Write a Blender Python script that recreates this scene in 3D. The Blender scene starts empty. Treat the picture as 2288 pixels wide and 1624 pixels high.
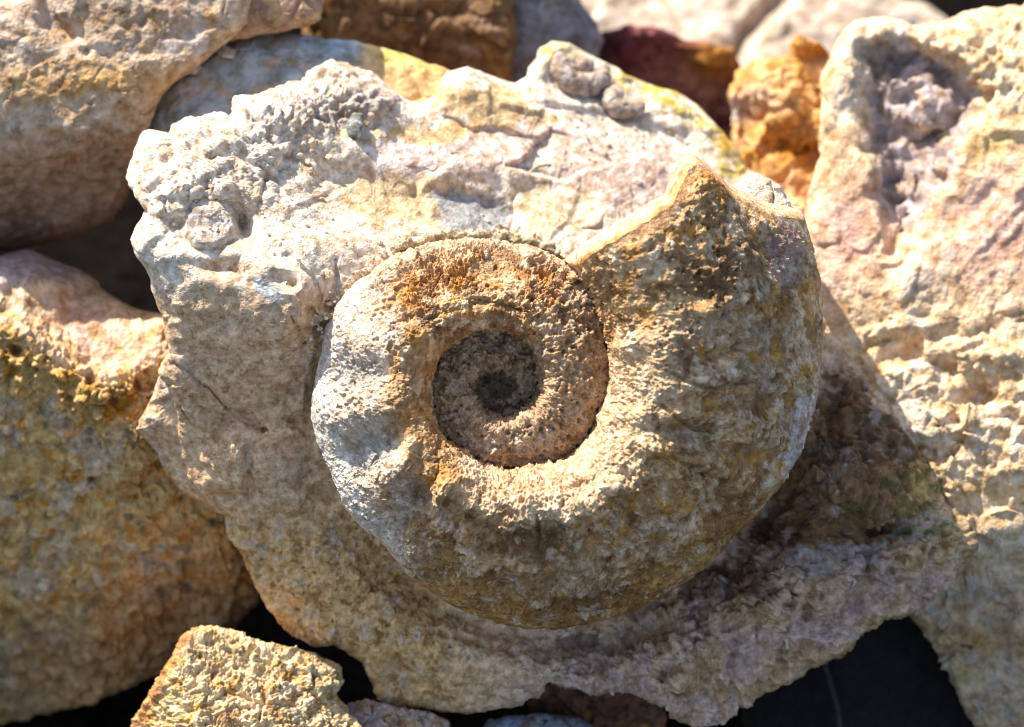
import bpy, math, random
import numpy as np
from mathutils import Vector, Matrix

# ------------------------------------------------------------------ camera, light, exposure
C = bpy.context.scene.collection
sc = bpy.context.scene
PW, PH = 2287.0, 1624.0            # working units: 1 unit = 0.25 m / 2287, about a tenth of a millimetre
S = 0.25 / PW
FOC = 100.0
D0 = S * PW * FOC / 36.0           # distance from the lens to the fossil's plane (m)
PITCH = math.radians(45)
RX = np.array([1.0, 0, 0])
UP = np.array([0, math.sin(PITCH), math.cos(PITCH)])
BK = np.array([0, -math.cos(PITCH), math.sin(PITCH)])

cam_d = bpy.data.cameras.new("camera")
cam_d.lens = FOC; cam_d.sensor_width = 36; cam_d.clip_start = 0.01; cam_d.clip_end = 200
cam = bpy.data.objects.new("camera", cam_d); C.objects.link(cam)
cam.matrix_world = Matrix(((RX[0], UP[0], BK[0], BK[0]*D0), (RX[1], UP[1], BK[1], BK[1]*D0),
                           (RX[2], UP[2], BK[2], BK[2]*D0), (0, 0, 0, 1)))
cam_d.dof.use_dof = True
cam_d.dof.focus_distance = D0 + 170*S
cam_d.dof.aperture_fstop = 9.0
sc.camera = cam

sun_cam = np.array([-0.46, 0.87, 0.20]); sun_cam /= np.linalg.norm(sun_cam)
to_sun = RX*sun_cam[0] + UP*sun_cam[1] + BK*sun_cam[2]
SUN_EL = math.asin(to_sun[2]); SUN_AZ = math.atan2(to_sun[0], to_sun[1])   # azimuth from +Y towards +X
w = bpy.data.worlds.new("World"); sc.world = w; w.use_nodes = True
nt = w.node_tree; bg = nt.nodes["Background"]
sky = nt.nodes.new("ShaderNodeTexSky"); sky.sky_type = 'NISHITA'; sky.sun_disc = False
sky.sun_elevation = SUN_EL; sky.sun_rotation = SUN_AZ; sky.dust_density = 1.5
nt.links.new(sky.outputs[0], bg.inputs[0]); bg.inputs[1].default_value = 0.145
sd = bpy.data.lights.new("sun", 'SUN'); sd.energy = 5.0; sd.angle = math.radians(0.5); sd.color = (1, 0.965, 0.91)
sun = bpy.data.objects.new("sun", sd); C.objects.link(sun)
sun.rotation_euler = Vector(to_sun).to_track_quat('Z', 'Y').to_euler(); sun.location = tuple(to_sun*2)
sc.view_settings.view_transform = 'Standard'; sc.view_settings.look = 'None'
sc.view_settings.exposure = 0.95; sc.view_settings.gamma = 1
sc.render.engine = 'CYCLES'; sc.cycles.pixel_filter_type = 'BLACKMAN_HARRIS'; sc.cycles.filter_width = 1.05
sc.cycles.max_bounces = 6; sc.cycles.diffuse_bounces = 4

# ------------------------------------------------------------------ helpers
def world(p):
    """working frame (x right, y down, depth towards the lens) -> metres"""
    x, y, d = p[:, 0], p[:, 1], p[:, 2]
    k = (D0 - d*S) / D0 * S
    X = (x - PW/2)*k; V = (PH/2 - y)*k; Wd = d*S
    return (X[:, None]*RX + V[:, None]*UP + Wd[:, None]*BK)

def sstep(a, b, x):
    t = np.clip((x - a) / (b - a), 0, 1); return t*t*(3 - 2*t)

_G = np.random.RandomState(7).normal(size=(256, 3)).astype(np.float32); _G /= np.linalg.norm(_G, axis=1)[:, None]
_PERM = np.random.RandomState(3).permutation(256).astype(np.int32); _PERM2 = np.concatenate([_PERM, _PERM, _PERM])
_RND = np.random.RandomState(5).rand(256, 4).astype(np.float32)

def perlin(P, scale, seed=0):
    q = (P / scale).astype(np.float32) + np.float32(seed*17.31 + 0.123)
    i = np.floor(q).astype(np.int32); f = q - i
    u = f*f*f*(f*(f*6 - 15) + 10); i &= 255
    out = 0
    for dx in (0, 1):
        wx = u[:, 0] if dx else 1 - u[:, 0]
        ax = _PERM2[(i[:, 0] + dx) & 255]
        for dy in (0, 1):
            wy = wx * (u[:, 1] if dy else 1 - u[:, 1])
            ay = _PERM2[ax + ((i[:, 1] + dy) & 255)]
            for dz in (0, 1):
                wz = wy * (u[:, 2] if dz else 1 - u[:, 2])
                g = _G[_PERM2[ay + ((i[:, 2] + dz) & 255)]]
                out = out + wz * (g[:, 0]*(f[:, 0]-dx) + g[:, 1]*(f[:, 1]-dy) + g[:, 2]*(f[:, 2]-dz))
    return out * 1.6

def fbm(P, scale, octv=4, gain=0.5, seed=0, ridged=False, billow=False):
    a, s, o, tot = 1.0, scale, 0, 0
    for k in range(octv):
        n = perlin(P, s, seed + k)
        if ridged: n = 1 - 2*np.abs(n)
        if billow: n = 2*np.abs(n) - 0.5
        o = o + a*n; tot += a; a *= gain; s *= 0.5
    return o / tot * 1.35

def worley(P, scale, seed=0, dim3=True):
    """F1, F2, random value of the nearest cell, offset from its centre, a second random vector"""
    q = (P / scale).astype(np.float32) + np.float32(seed*11.7)
    i = np.floor(q).astype(np.int32); f = q - i
    n = len(P)
    f1 = np.full(n, 9, np.float32); f2 = np.full(n, 9, np.float32)
    hid = np.zeros(n, np.int32); off = np.zeros((n, 3), np.float32)
    for dx in (-1, 0, 1):
        ax = _PERM2[(i[:, 0] + dx) & 255]
        for dy in (-1, 0, 1):
            ay = _PERM2[ax + ((i[:, 1] + dy) & 255)]
            for dz in (-1, 0, 1):
                h = _PERM2[ay + ((i[:, 2] + dz) & 255)]
                d = np.stack([dx + _RND[h, 0] - f[:, 0], dy + _RND[h, 1] - f[:, 1], dz + _RND[h, 2] - f[:, 2]], 1)
                r = np.einsum('ij,ij->i', d, d)
                m = r < f1
                f2 = np.where(m, f1, np.minimum(f2, r))
                f1 = np.where(m, r, f1); hid = np.where(m, h, hid); off[m] = d[m]
    return np.sqrt(f1), np.sqrt(f2), _RND[hid, 3], off, hid

def pits(P, scale, seed=0, keep=0.6, r0=0.12, r1=0.38):
    f1, f2, rv, off, hid = worley(P, scale, seed)
    return (1 - sstep(r0, r1, f1 / (0.5 + rv))) * (rv < keep)

def chips(P, scale, seed=0, crack=0.12):
    """broken facets: each cell is a small tilted plane"""
    f1, f2, rv, off, hid = worley(P, scale, seed)
    t = (_RND[hid][:, :3] - 0.5)*2
    e = sstep(0.0, 0.12, f2 - f1)
    return (np.einsum('ij,ij->i', t, off) * e + (rv - 0.5)*0.25*e) - crack*(1 - e)

def gs(x, y, cx, cy, rx, ry=None, rot=0.0):
    ry = rx if ry is None else ry
    c, s_ = math.cos(math.radians(rot)), math.sin(math.radians(rot))
    dx, dy = x - cx, y - cy
    a = (dx*c - dy*s_)/rx; b = (dx*s_ + dy*c)/ry
    return np.exp(-(a*a + b*b))

def disc(x, y, cx, cy, rx, ry=None, rot=0.0, soft=0.25):
    ry = rx if ry is None else ry
    c, s_ = math.cos(math.radians(rot)), math.sin(math.radians(rot))
    dx, dy = x - cx, y - cy
    q = np.sqrt(((dx*c - dy*s_)/rx)**2 + ((dx*s_ + dy*c)/ry)**2)
    return 1 - sstep(1 - soft, 1 + soft, q)

def pdist(x, y, poly):
    d = np.full(x.shape, 1e9)
    for (x0, y0), (x1, y1) in zip(poly[:-1], poly[1:]):
        vx, vy = x1 - x0, y1 - y0; L = vx*vx + vy*vy + 1e-9
        t = np.clip(((x - x0)*vx + (y - y0)*vy)/L, 0, 1)
        d = np.minimum(d, np.hypot(x - x0 - t*vx, y - y0 - t*vy))
    return d

def groove(x, y, poly, width):
    return np.exp(-(pdist(x, y, poly)/width)**2)

def inpoly(x, y, poly, soft=12):
    c = np.zeros(x.shape, bool); n = len(poly)
    for k in range(n):
        x0, y0 = poly[k]; x1, y1 = poly[(k+1) % n]
        if y0 == y1: continue
        m = (y0 > y) != (y1 > y)
        c ^= m & (x < (x1 - x0)*(y - y0)/(y1 - y0) + x0)
    d = pdist(x, y, list(poly) + [poly[0]])
    return sstep(-soft, soft, np.where(c, d, -d))

def scarp(x, y, poly, h, L=90, wd=8):
    """a broken ledge: the surface drops by h just below the line (given left to right) and recovers"""
    px = np.array([p[0] for p in poly], float); py = np.array([p[1] for p in poly], float)
    d = y - np.interp(x, px, py)
    win = sstep(px[0] - 30, px[0] + 30, x) * (1 - sstep(px[-1] - 30, px[-1] + 30, x))
    return -h * win * sstep(-wd, wd, d) * np.exp(-np.maximum(d, 0)/L)

def plane(x, y, x0, y0, w0, nx, ny, nz):
    return w0 - (nx*(x - x0) + ny*(y0 - y))/nz

def smin(vals, k):
    v = np.stack(vals); m = v.min(0)
    return m - k*np.log(np.exp(-(v - m)/k).sum(0))

def mix(a, b, m):
    m = np.broadcast_to(np.clip(m, 0, 1), (len(a),))[:, None]
    return a*(1 - m) + np.asarray(b, float)*m

def vnormals(V, F):
    a = V[F[:, 2]] - V[F[:, 0]]; b = V[F[:, 3]] - V[F[:, 1]]
    fn = np.cross(a, b); n = np.zeros((len(V), 3))
    for k in range(4):
        for c in range(3):
            n[:, c] += np.bincount(F[:, k], fn[:, c], minlength=len(V))
    return n / (np.linalg.norm(n, axis=1)[:, None] + 1e-12)

def make_mesh(name, V, F, col, mat, parent=None, origin=None):
    """V in metres; F quads (a triangle repeats its last corner)"""
    if origin is None:
        origin = np.array([V[:, 0].mean(), V[:, 1].mean(), V[:, 2].min()])
    me = bpy.data.meshes.new(name)
    tri = F[:, 2] == F[:, 3]
    q = F[~tri]; t = F[tri][:, :3]
    me.vertices.add(len(V)); me.vertices.foreach_set("co", (V - origin).astype(np.float32).ravel())
    me.loops.add(len(q)*4 + len(t)*3)
    me.loops.foreach_set("vertex_index", np.concatenate([q.ravel(), t.ravel()]).astype(np.int32))
    me.polygons.add(len(q) + len(t))
    me.polygons.foreach_set("loop_start", np.concatenate([np.arange(len(q))*4, len(q)*4 + np.arange(len(t))*3]).astype(np.int32))
    me.update(calc_edges=True)
    me.polygons.foreach_set("use_smooth", np.ones(len(q) + len(t), bool))
    at = me.color_attributes.new("Col", 'FLOAT_COLOR', 'POINT')
    # the stone of this quarry leans to warm tan: one saturation for every palette
    lum = col.mean(1, keepdims=True); pale = sstep(0.46, 0.58, lum); col = (lum + (col - lum)*(1.12 - 0.2*pale))*(np.array([1.06, 0.95, 0.90])*(1 - pale) + np.array([1.06, 1.02, 0.99])*pale)
    rgba = np.ones((len(V), 4), np.float32); rgba[:, :3] = np.clip(col, 0.005, 0.9)
    at.data.foreach_set("color", rgba.ravel())
    me.materials.append(mat)
    o = bpy.data.objects.new(name, me); C.objects.link(o)
    o.location = tuple(origin)
    if parent is not None:
        o.parent = parent; o.location = tuple(origin - np.array(parent_origin[parent.name]))
    parent_origin[o.name] = tuple(origin)
    return o
parent_origin = {}

def tag(o, label=None, cat=None, group=None, kind=None):
    if label: o["label"] = label
    if cat: o["category"] = cat
    if group: o["group"] = group
    if kind: o["kind"] = kind
    return o

# ------------------------------------------------------------------ materials
def rock_mat(name, fine=4.0, speck=0.25, bump=0.5, rough=0.85, spec=0.25, speck_col=(0.10, 0.055, 0.02), grain=1.0, sss=0.0):
    m = bpy.data.materials.new(name); m.use_nodes = True
    n = m.node_tree.nodes; L = m.node_tree.links; b = n["Principled BSDF"]
    b.inputs["Roughness"].default_value = rough; b.inputs["Specular IOR Level"].default_value = spec
    at = n.new("ShaderNodeAttribute"); at.attribute_name = "Col"
    tc = n.new("ShaderNodeTexCoord")
    def noise(scale_px, det=3, rgh=0.6):
        t = n.new("ShaderNodeTexNoise"); t.inputs["Scale"].default_value = 1/(scale_px*S)
        t.inputs["Detail"].default_value = det; t.inputs["Roughness"].default_value = rgh
        L.new(tc.outputs["Object"], t.inputs["Vector"]); return t
    def ramp(src, a, b_, lo, hi):
        r = n.new("ShaderNodeMapRange"); r.inputs[1].default_value = a; r.inputs[2].default_value = b_
        r.inputs[3].default_value = lo; r.inputs[4].default_value = hi; L.new(src, r.inputs[0]); return r.outputs[0]
    n1 = noise(fine*5, 5, 0.65); n2 = noise(fine*1.2, 2, 0.6); n3 = noise(fine*2.6, 3, 0.7)
    v = n.new("ShaderNodeMix"); v.data_type = 'RGBA'; v.blend_type = 'MULTIPLY'; v.inputs[0].default_value = 1
    tint = n.new("ShaderNodeValToRGB")
    e = tint.color_ramp.elements; e[0].position = 0.34; e[0].color = (0.58, 0.47, 0.34, 1); e[1].position = 0.64; e[1].color = (1.2, 1.2, 1.22, 1)
    L.new(n1.outputs["Fac"], tint.inputs[0])
    L.new(at.outputs["Color"], v.inputs[6]); L.new(tint.outputs[0], v.inputs[7])
    s1 = n.new("ShaderNodeMix"); s1.data_type = 'RGBA'
    L.new(ramp(n3.outputs["Fac"], 0.58, 0.72, 0, speck), s1.inputs[0]); L.new(v.outputs[2], s1.inputs[6]); s1.inputs[7].default_value = (*speck_col, 1)
    L.new(s1.outputs[2], b.inputs["Base Color"])
    bp = n.new("ShaderNodeBump"); bp.inputs["Strength"].default_value = bump; bp.inputs["Distance"].default_value = fine*1.3*S*grain
    L.new(n2.outputs["Fac"], bp.inputs["Height"])
    bp2 = n.new("ShaderNodeBump"); bp2.inputs["Strength"].default_value = bump; bp2.inputs["Distance"].default_value = fine*2.4*S*grain
    L.new(n1.outputs["Fac"], bp2.inputs["Height"]); L.new(bp.outputs[0], bp2.inputs["Normal"])
    L.new(bp2.outputs[0], b.inputs["Normal"])
    if sss:
        b.inputs["Subsurface Weight"].default_value = sss; b.inputs["Subsurface Radius"].default_value = (1, 0.5, 0.2)
        b.inputs["Subsurface Scale"].default_value = 14*S
    return m
M_MATRIX = rock_mat("fossil_limestone", 4.6, 0.45, 0.6)
M_SHELL = rock_mat("fossil_shell_crust", 4.4, 0.55, 0.85, 0.6, 0.45, (0.13, 0.06, 0.015))
M_EDGE = rock_mat("translucent_shell_edge", 3.6, 0.4, 0.4, 0.5, 0.4, (0.20, 0.07, 0.015), sss=0.35)
M_ROCK = rock_mat("weathered_limestone", 7.0, 0.30, 0.6)
M_SMOOTH = rock_mat("smooth_stone", 8.0, 0.12, 0.3)
M_SOIL = rock_mat("dark_soil", 9.0, 0.3, 0.8, 1.0, 0.0, (0.004, 0.003, 0.003))

# ------------------------------------------------------------------ rock builder
def rock(name, outline, hfun, dfun, cfun, N, mat, rim=45, depth=260, taper=0.72, centre=None, parent=None, rings=14, texp=2.0):
    o = np.array(outline, float)
    c = np.array(centre, float) if centre is not None else o.mean(0)
    seg = []
    for k in range(len(o)):
        a, b = o[k], o[(k+1) % len(o)]
        for t in np.linspace(0, 1, 12, endpoint=False): seg.append(a + (b - a)*t)
    seg = np.array(seg) - c
    ang = np.arctan2(seg[:, 1], seg[:, 0]); rad = np.hypot(seg[:, 0], seg[:, 1])
    idx = np.argsort(ang); ang, rad = ang[idx], rad[idx]
    ang = np.concatenate([ang - 2*math.pi, ang, ang + 2*math.pi]); rad = np.concatenate([rad]*3)
    u = np.linspace(-1, 1, N+1); a, b = np.meshgrid(u, u, indexing='ij'); a = a.ravel(); b = b.ravel()
    r = np.maximum(np.abs(a), np.abs(b))
    big = np.abs(a) >= np.abs(b)
    sa = np.where(a == 0, 1e-9, a); sb = np.where(b == 0, 1e-9, b)
    phi = np.where(big, (math.pi/4)*(b/sa) + np.where(a < 0, math.pi, 0), math.pi/2 - (math.pi/4)*(a/sb) + np.where(b < 0, math.pi, 0))
    phi = np.arctan2(np.sin(phi), np.cos(phi))
    R = np.interp(phi, ang, rad)
    # near the centre use a smoothed radius so the grid stays even
    Rs = np.mean(rad); Rl = Rs + (R - Rs)*sstep(0.0, 0.85, r)
    x = c[0] + r*Rl*np.cos(phi); y = c[1] + r*Rl*np.sin(phi)
    d = (1 - r)*R
    h = hfun(x, y)
    t = np.clip(1 - d/rim, 0, 1)
    h = h - rim*(1 - np.sqrt(np.maximum(1 - t*t, 0)))
    V = np.stack([x, y, h], 1)
    id2 = np.arange((N+1)**2).reshape(N+1, N+1)
    F = np.stack([id2[:-1, :-1], id2[1:, :-1], id2[1:, 1:], id2[:-1, 1:]], -1).reshape(-1, 4)
    loop = np.concatenate([id2[:-1, 0], id2[-1, :-1], id2[:0:-1, -1], id2[0, :0:-1]])
    nb = len(loop); base = V[loop]
    allV = [V]; allF = [F]; prev = loop; start = len(V)
    for k in range(1, rings+1):
        f = k/rings
        s_ = 1 - (1 - taper)*f**texp
        p = base.copy()
        p[:, :2] = c + (base[:, :2] - c)*s_
        p[:, 2] = base[:, 2]*(1 - 0.5*f) + 0.5*f*(base[:, 2].mean()) - depth*f
        cur = start + np.arange(nb)
        allV.append(p); allF.append(np.stack([prev, cur, np.roll(cur, -1), np.roll(prev, -1)], -1)[:, ::-1][:, ::-1])
        prev = cur; start += nb
    cen = np.array([[c[0], c[1], allV[-1][:, 2].mean() - depth*0.15]])
    allV.append(cen)
    allF.append(np.stack([prev, np.full(nb, start), np.roll(prev, -1), np.roll(prev, -1)], -1))
    V = np.concatenate(allV); F = np.concatenate(allF)
    # orient: front face must look along +depth (y points down, so flip as needed)
    n = vnormals(V, F)
    if n[:len(id2)**2, 2].mean() < 0:
        q = F[:, 2] == F[:, 3]
        F = np.where(q[:, None], F[:, [1, 0, 2, 3]], F[:, ::-1]); n = -n
    D = dfun(V, n)
    D = D*(0.42 + 0.58*sstep(0.05, 0.7, n[:, 2]))      # broken edges stay cleaner than faces
    P = V + n*D[:, None]
    col = cfun(P, D, n)
    Wp = world(P)
    # mirrored y: working frame is left-handed, so swap the winding for metres
    q = F[:, 2] == F[:, 3]
    F = np.where(q[:, None], F[:, [1, 0, 2, 3]], F[:, ::-1])
    return make_mesh(name, Wp, F, col, mat, parent)

# palettes (albedo)
CREAM = np.array([0.62, 0.50, 0.34]); WHITE = np.array([0.66, 0.58, 0.46]); TAN = np.array([0.47, 0.35, 0.20])
OCHRE = np.array([0.45, 0.28, 0.09]); BROWN = np.array([0.22, 0.13, 0.06]); GREY = np.array([0.36, 0.34, 0.31])
BLUE = np.array([0.33, 0.37, 0.38]); PINK = np.array([0.56, 0.40, 0.34]); LILAC = np.array([0.42, 0.34, 0.36])
OLIVE = np.array([0.38, 0.34, 0.08]); ORANGE = np.array([0.52, 0.24, 0.04]); DARK = np.array([0.07, 0.05, 0.035])
RED = np.array([0.13, 0.035, 0.04]); MOSS = np.array([0.12, 0.13, 0.02])

# ------------------------------------------------------------------ the fossil rock
fossil = bpy.data.objects.new("fossil_rock", None); C.objects.link(fossil)
fo = world(np.array([[1200., 1100., -620.]]))[0]
fossil.location = tuple(fo); parent_origin["fossil_rock"] = tuple(fo)
tag(fossil, "cream limestone block with a large coiled ammonite set in its front, centre of the pile", "fossil rock")

OUT_MAIN = [(280,395),(292,345),(320,295),(345,290),(375,300),(385,275),(425,258),(450,262),(490,255),(510,262),(522,250),(525,215),(560,213),(600,200),
 (640,185),(672,182),(685,160),(740,130),(775,140),(830,165),(870,200),(905,225),(940,232),(972,212),(985,180),(1000,160),(1045,150),(1080,160),(1120,175),
 (1150,185),(1175,170),(1180,150),(1200,130),(1205,110),(1235,90),(1270,95),(1300,115),(1345,135),(1400,165),(1470,195),(1510,205),(1560,240),(1610,290),
 (1650,335),(1670,380),(1690,385),(1720,400),(1738,412),(1760,445),(1772,480),(1790,560),(1805,650),(1835,745),(1875,770),(1905,820),(1920,850),(1975,900),(2000,935),
 (2050,1000),(2085,1050),(2100,1110),(2150,1160),(2170,1185),(2175,1220),(2160,1260),(2110,1310),(2060,1345),(2015,1375),(1980,1385),(1960,1400),(1920,1430),
 (1880,1460),(1820,1490),(1760,1525),(1700,1555),(1640,1590),(1600,1615),(1565,1624),(1520,1610),(1490,1580),(1460,1565),(1420,1550),(1380,1545),(1330,1555),
 (1300,1550),(1260,1535),(1225,1530),(1215,1550),(1150,1575),(1100,1585),(1040,1590),(980,1585),(920,1580),(870,1575),(840,1550),(815,1500),(810,1480),(780,1460),
 (745,1435),(700,1440),(660,1425),(620,1390),(600,1355),(575,1310),(570,1280),(550,1240),(520,1210),(505,1185),(503,1150),(480,1145),(450,1120),(410,1100),
 (375,1060),(350,1010),(325,985),(300,960),(305,935),(325,905),(345,860),(375,800),(385,790),(380,760),(370,700),(350,660),(325,600),(300,565),(292,535),(305,500),(325,470),(305,440)]

def warp(P, amp, scale, seed=40):
    return P[:, 0] + amp*fbm(P, scale, 3, seed=seed), P[:, 1] + amp*fbm(P, scale, 3, seed=seed+9)

def main_h(x, y):
    P0 = np.stack([x, y, 0*x], 1)
    x2 = x + 22*fbm(P0, 130, 3, seed=61); y2 = y + 22*fbm(P0, 130, 3, seed=62)
    top = plane(x2, y2, 1100, 540, -205, 0.02, 0.55, 0.83)
    left = -165 + 0.331*(x2 - 480) - 0.536*(y2 - 640)
    right = -350 - 0.139*(x2 - 1100) - 0.271*(y2 - 1430)
    tr = plane(x2, y2, 1640, 380, -290, 0.55, 0.35, 0.75)
    tip = plane(x2, y2, 2050, 1165, -408, 0.36, 0.56, 0.74)
    h = smin([top, left, right, tr, tip], 9)
    # raised crumbly shoulder at upper left, wedge of grey marl, peaks along the back edge
    h = h + 46*gs(x, y, 470, 370, 150, 90, 20) + 40*gs(x, y, 650, 250, 120, 60, 20) + 44*gs(x, y, 840, 225, 75, 42, -25)
    h = h - 30*disc(x, y, 1302, 165, 78, 62, 0, 0.2) - 22*disc(x, y, 1396, 224, 58, 46, 0, 0.2)
    h = h + 30*gs(x, y, 1050, 190, 70, 50) + 40*gs(x, y, 1250, 130, 60, 50) - 26*gs(x, y, 780, 420, 130, 60, 10)
    # broken ledges
    h = h + scarp(x2, y2, [(690,370),(800,385),(900,410),(1010,400),(1150,412),(1240,395),(1340,410)], 32, 150, 34)
    h = h + scarp(x, y, [(980,420),(1060,440),(1160,480)], 30, 70, 24)
    h = h + scarp(x2, y2, [(980,245),(1060,290),(1130,285),(1210,305)], 16, 60, 8)
    h = h - 26*inpoly(x, y, [(1192,322),(1182,345),(1160,360),(1130,372),(1260,410),(1340,360),(1300,310),(1230,290)], 6)*sstep(1330, 1190, x)
    h = h + scarp(x, y, [(1180,230),(1240,235),(1330,250),(1420,262),(1520,300)], 18, 60, 12)
    h = h + scarp(x, y, [(1480,240),(1550,270),(1600,320),(1660,380)], 14, 50, 10)
    h = h - 14*groove(x, y, [(1145,440),(1148,490),(1140,520)], 6) + 14*sstep(1140, 1165, x)*gs(x, y, 1230, 480, 90, 60)
    # shell cup at left: a raised pale disc in a socket
    h = h - 26*disc(x, y, 478, 500, 92, 62, 10, 0.3) + 34*disc(x, y, 468, 502, 58, 48, 10, 0.2) - 12*gs(x, y, 410, 490, 16, 24)
    h = h - 50*gs(x, y, 543, 505, 14, 40, 15)
    # sharp lip above the left shaded face, and the knob with a hole
    h = h - 40*gs(x, y, 505, 598, 60, 24, -12) - 46*gs(x, y, 632, 625, 34, 22) + 24*gs(x, y, 655, 628, 46, 36) - 32*gs(x, y, 654, 636, 10, 10)
    h = h - 18*groove(x, y, [(748,580),(752,640),(735,690)], 6) - 12*groove(x, y, [(640,570),(700,620),(722,685),(745,682)], 6)
    # cracks and ledges on the left face
    h = h - 20*groove(x, y, [(395,810),(440,850),(470,868),(500,905),(540,935),(590,960)], 5)
    h = h - 16*groove(x, y, [(590,960),(680,1010),(740,1050)], 4) - 11*groove(x, y, [(628,800),(680,765),(735,720)], 4)
    h = h - 12*groove(x, y, [(650,705),(662,740),(680,765)], 6)
    h = h + scarp(x2, y, [(330,905),(390,880),(410,900),(430,940)], 18, 60, 8)
    h = h + scarp(x2, y, [(360,700),(450,730),(600,735),(680,790)], -14, 80, 30)
    h = h + 20*sstep(398, 385, x2 - 0.12*(y - 900))*sstep(820, 870, y)*sstep(1130, 1050, y)*-1
    h = h + scarp(x2, y2, [(480,1130),(560,1150),(700,1120),(780,1180)], 26, 120, 26)
    # right face: ledges running down to the right
    h = h + scarp(x2, y2, [(1250,1440),(1400,1410),(1560,1350),(1700,1270),(1830,1240)], 34, 90, 12)
    h = h + scarp(x2, y2, [(1480,1530),(1600,1430),(1740,1330),(1900,1270),(2060,1230)], -30, 100, 16)
    h = h - 60*gs(x, y, 1720, 1190, 60, 40) - 44*gs(x, y, 1770, 1330, 16, 13) + 40*gs(x, y, 1890, 1110, 50, 36) - 40*gs(x, y, 1980, 1180, 60, 26, 10)
    h = h - 420*sstep(330, 240, np.hypot(x - 1115, y - 870))     # socket under the coil
    thm = -np.mod(np.degrees(np.arctan2(y - 870, x - 1115)), 360)
    rr = np.hypot(x - 1115, y - 870) - np.interp(thm, [-360, -300, -260, -240, -215, -190, -160, -130, -110, -90, -50, 0], [700, 318, 340, 362, 398, 413, 424, 436, 472, 525, 592, 715])
    h = h - (55 + 70*sstep(-140, -110, thm))*np.exp(-(np.maximum(np.abs(rr + 10) - 25, 0)/55)**2)*sstep(-235, -205, thm)*sstep(-5, -30, thm)
    h = h + 40*gs(x, y, 2080, 1100, 60, 40) + 30*gs(x, y, 1850, 775, 24, 22)
    return h

def blot(m, n2, n3, a=0.30, b=0.52):
    return sstep(a, b, m + (0.45*n2 + 0.22*n3)*sstep(0.02, 0.25, m))

def zones_main(x, y):
    crumb = np.clip(gs(x, y, 480, 340, 240, 130, 22)*1.5 + gs(x, y, 760, 210, 130, 70)*1.2, 0, 1) * sstep(620, 540, y)
    slab = np.clip(gs(x, y, 1080, 400, 480, 190, -6)*1.6, 0, 1)*(1 - 0.8*crumb)
    porous = sstep(1060, 1200, y + 0.10*(x - 700))*sstep(1150, 950, x)
    rface = sstep(1120, 1400, x + 0.3*(y - 1300))*sstep(720, 860, y)
    left = sstep(610, 700, y)*(1 - porous)*(1 - rface)
    return crumb, slab, porous, rface, left

def main_d(P, n):
    x, y = P[:, 0], P[:, 1]
    crumb, slab, porous, rface, left = zones_main(x, y)
    D = 9*fbm(P, 120, 3, seed=1)*(1 - 0.75*slab)
    D += 46*chips(P, 260, 11, 0.03)*(0.25 + 0.75*left + 0.6*rface + 0.3*porous)
    D += 26*chips(P, 105, 2, 0.0)*(0.40 + 0.2*crumb + 0.5*rface - 0.25*left)*(1 - 0.75*slab)
    D += 7*slab*np.round(2.2*fbm(P, 260, 3, seed=14) + 0.12*perlin(P, 20, 15))
    D += 13*chips(P + 9*fbm(P, 30, 2, seed=8)[:, None], 44, 3)*(0.22 + 0.25*crumb + 0.7*rface + 0.1*left - 0.12*slab)
    D += 16*fbm(P, 52, 4, 0.5, seed=4, billow=True)*(0.10 + 1.05*crumb + 0.35*rface + 0.25*porous)
    D += 8*fbm(P, 16, 3, 0.65, seed=5)*(0.20 + 0.5*crumb + 0.7*rface + 0.9*porous - 0.08*slab)
    flat = inpoly(x + 30*perlin(P, 90, 17), y + 30*perlin(P, 90, 18), [(660,470),(700,350),(900,275),(990,215),(1150,225),(1250,255),(1480,280),(1610,390),(1500,490),(1290,570),(1130,512),(900,520),(760,545)], 40)
    D = D*(1 - 0.72*flat) + 15*flat*chips(P, 190, 19, 0.0)
    D -= 12*pits(P, 24, 6, 0.65)*(0.03 + 0.22*crumb + 0.8*rface + 0.95*porous)
    D -= 20*pits(P, 52, 7, 0.55)*(0.0 + 0.4*crumb + 1.1*rface + 0.6*porous)
    D += 13*fbm(P, 34, 4, 0.65, seed=16, ridged=True)*(0.3*rface + 0.5*porous)
    D += 24*chips(P, 74, 27, 0.05)*rface + 9*chips(P, 28, 28, 0.05)*rface
    # flaky contour steps on the slab
    f = fbm(P, 220, 2, seed=12)*3 + y/130
    D += (2.2*slab*flat + 1.2*left)*(sstep(0.0, 0.12, f - np.floor(f)) - (f - np.floor(f)))
    return D

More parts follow.
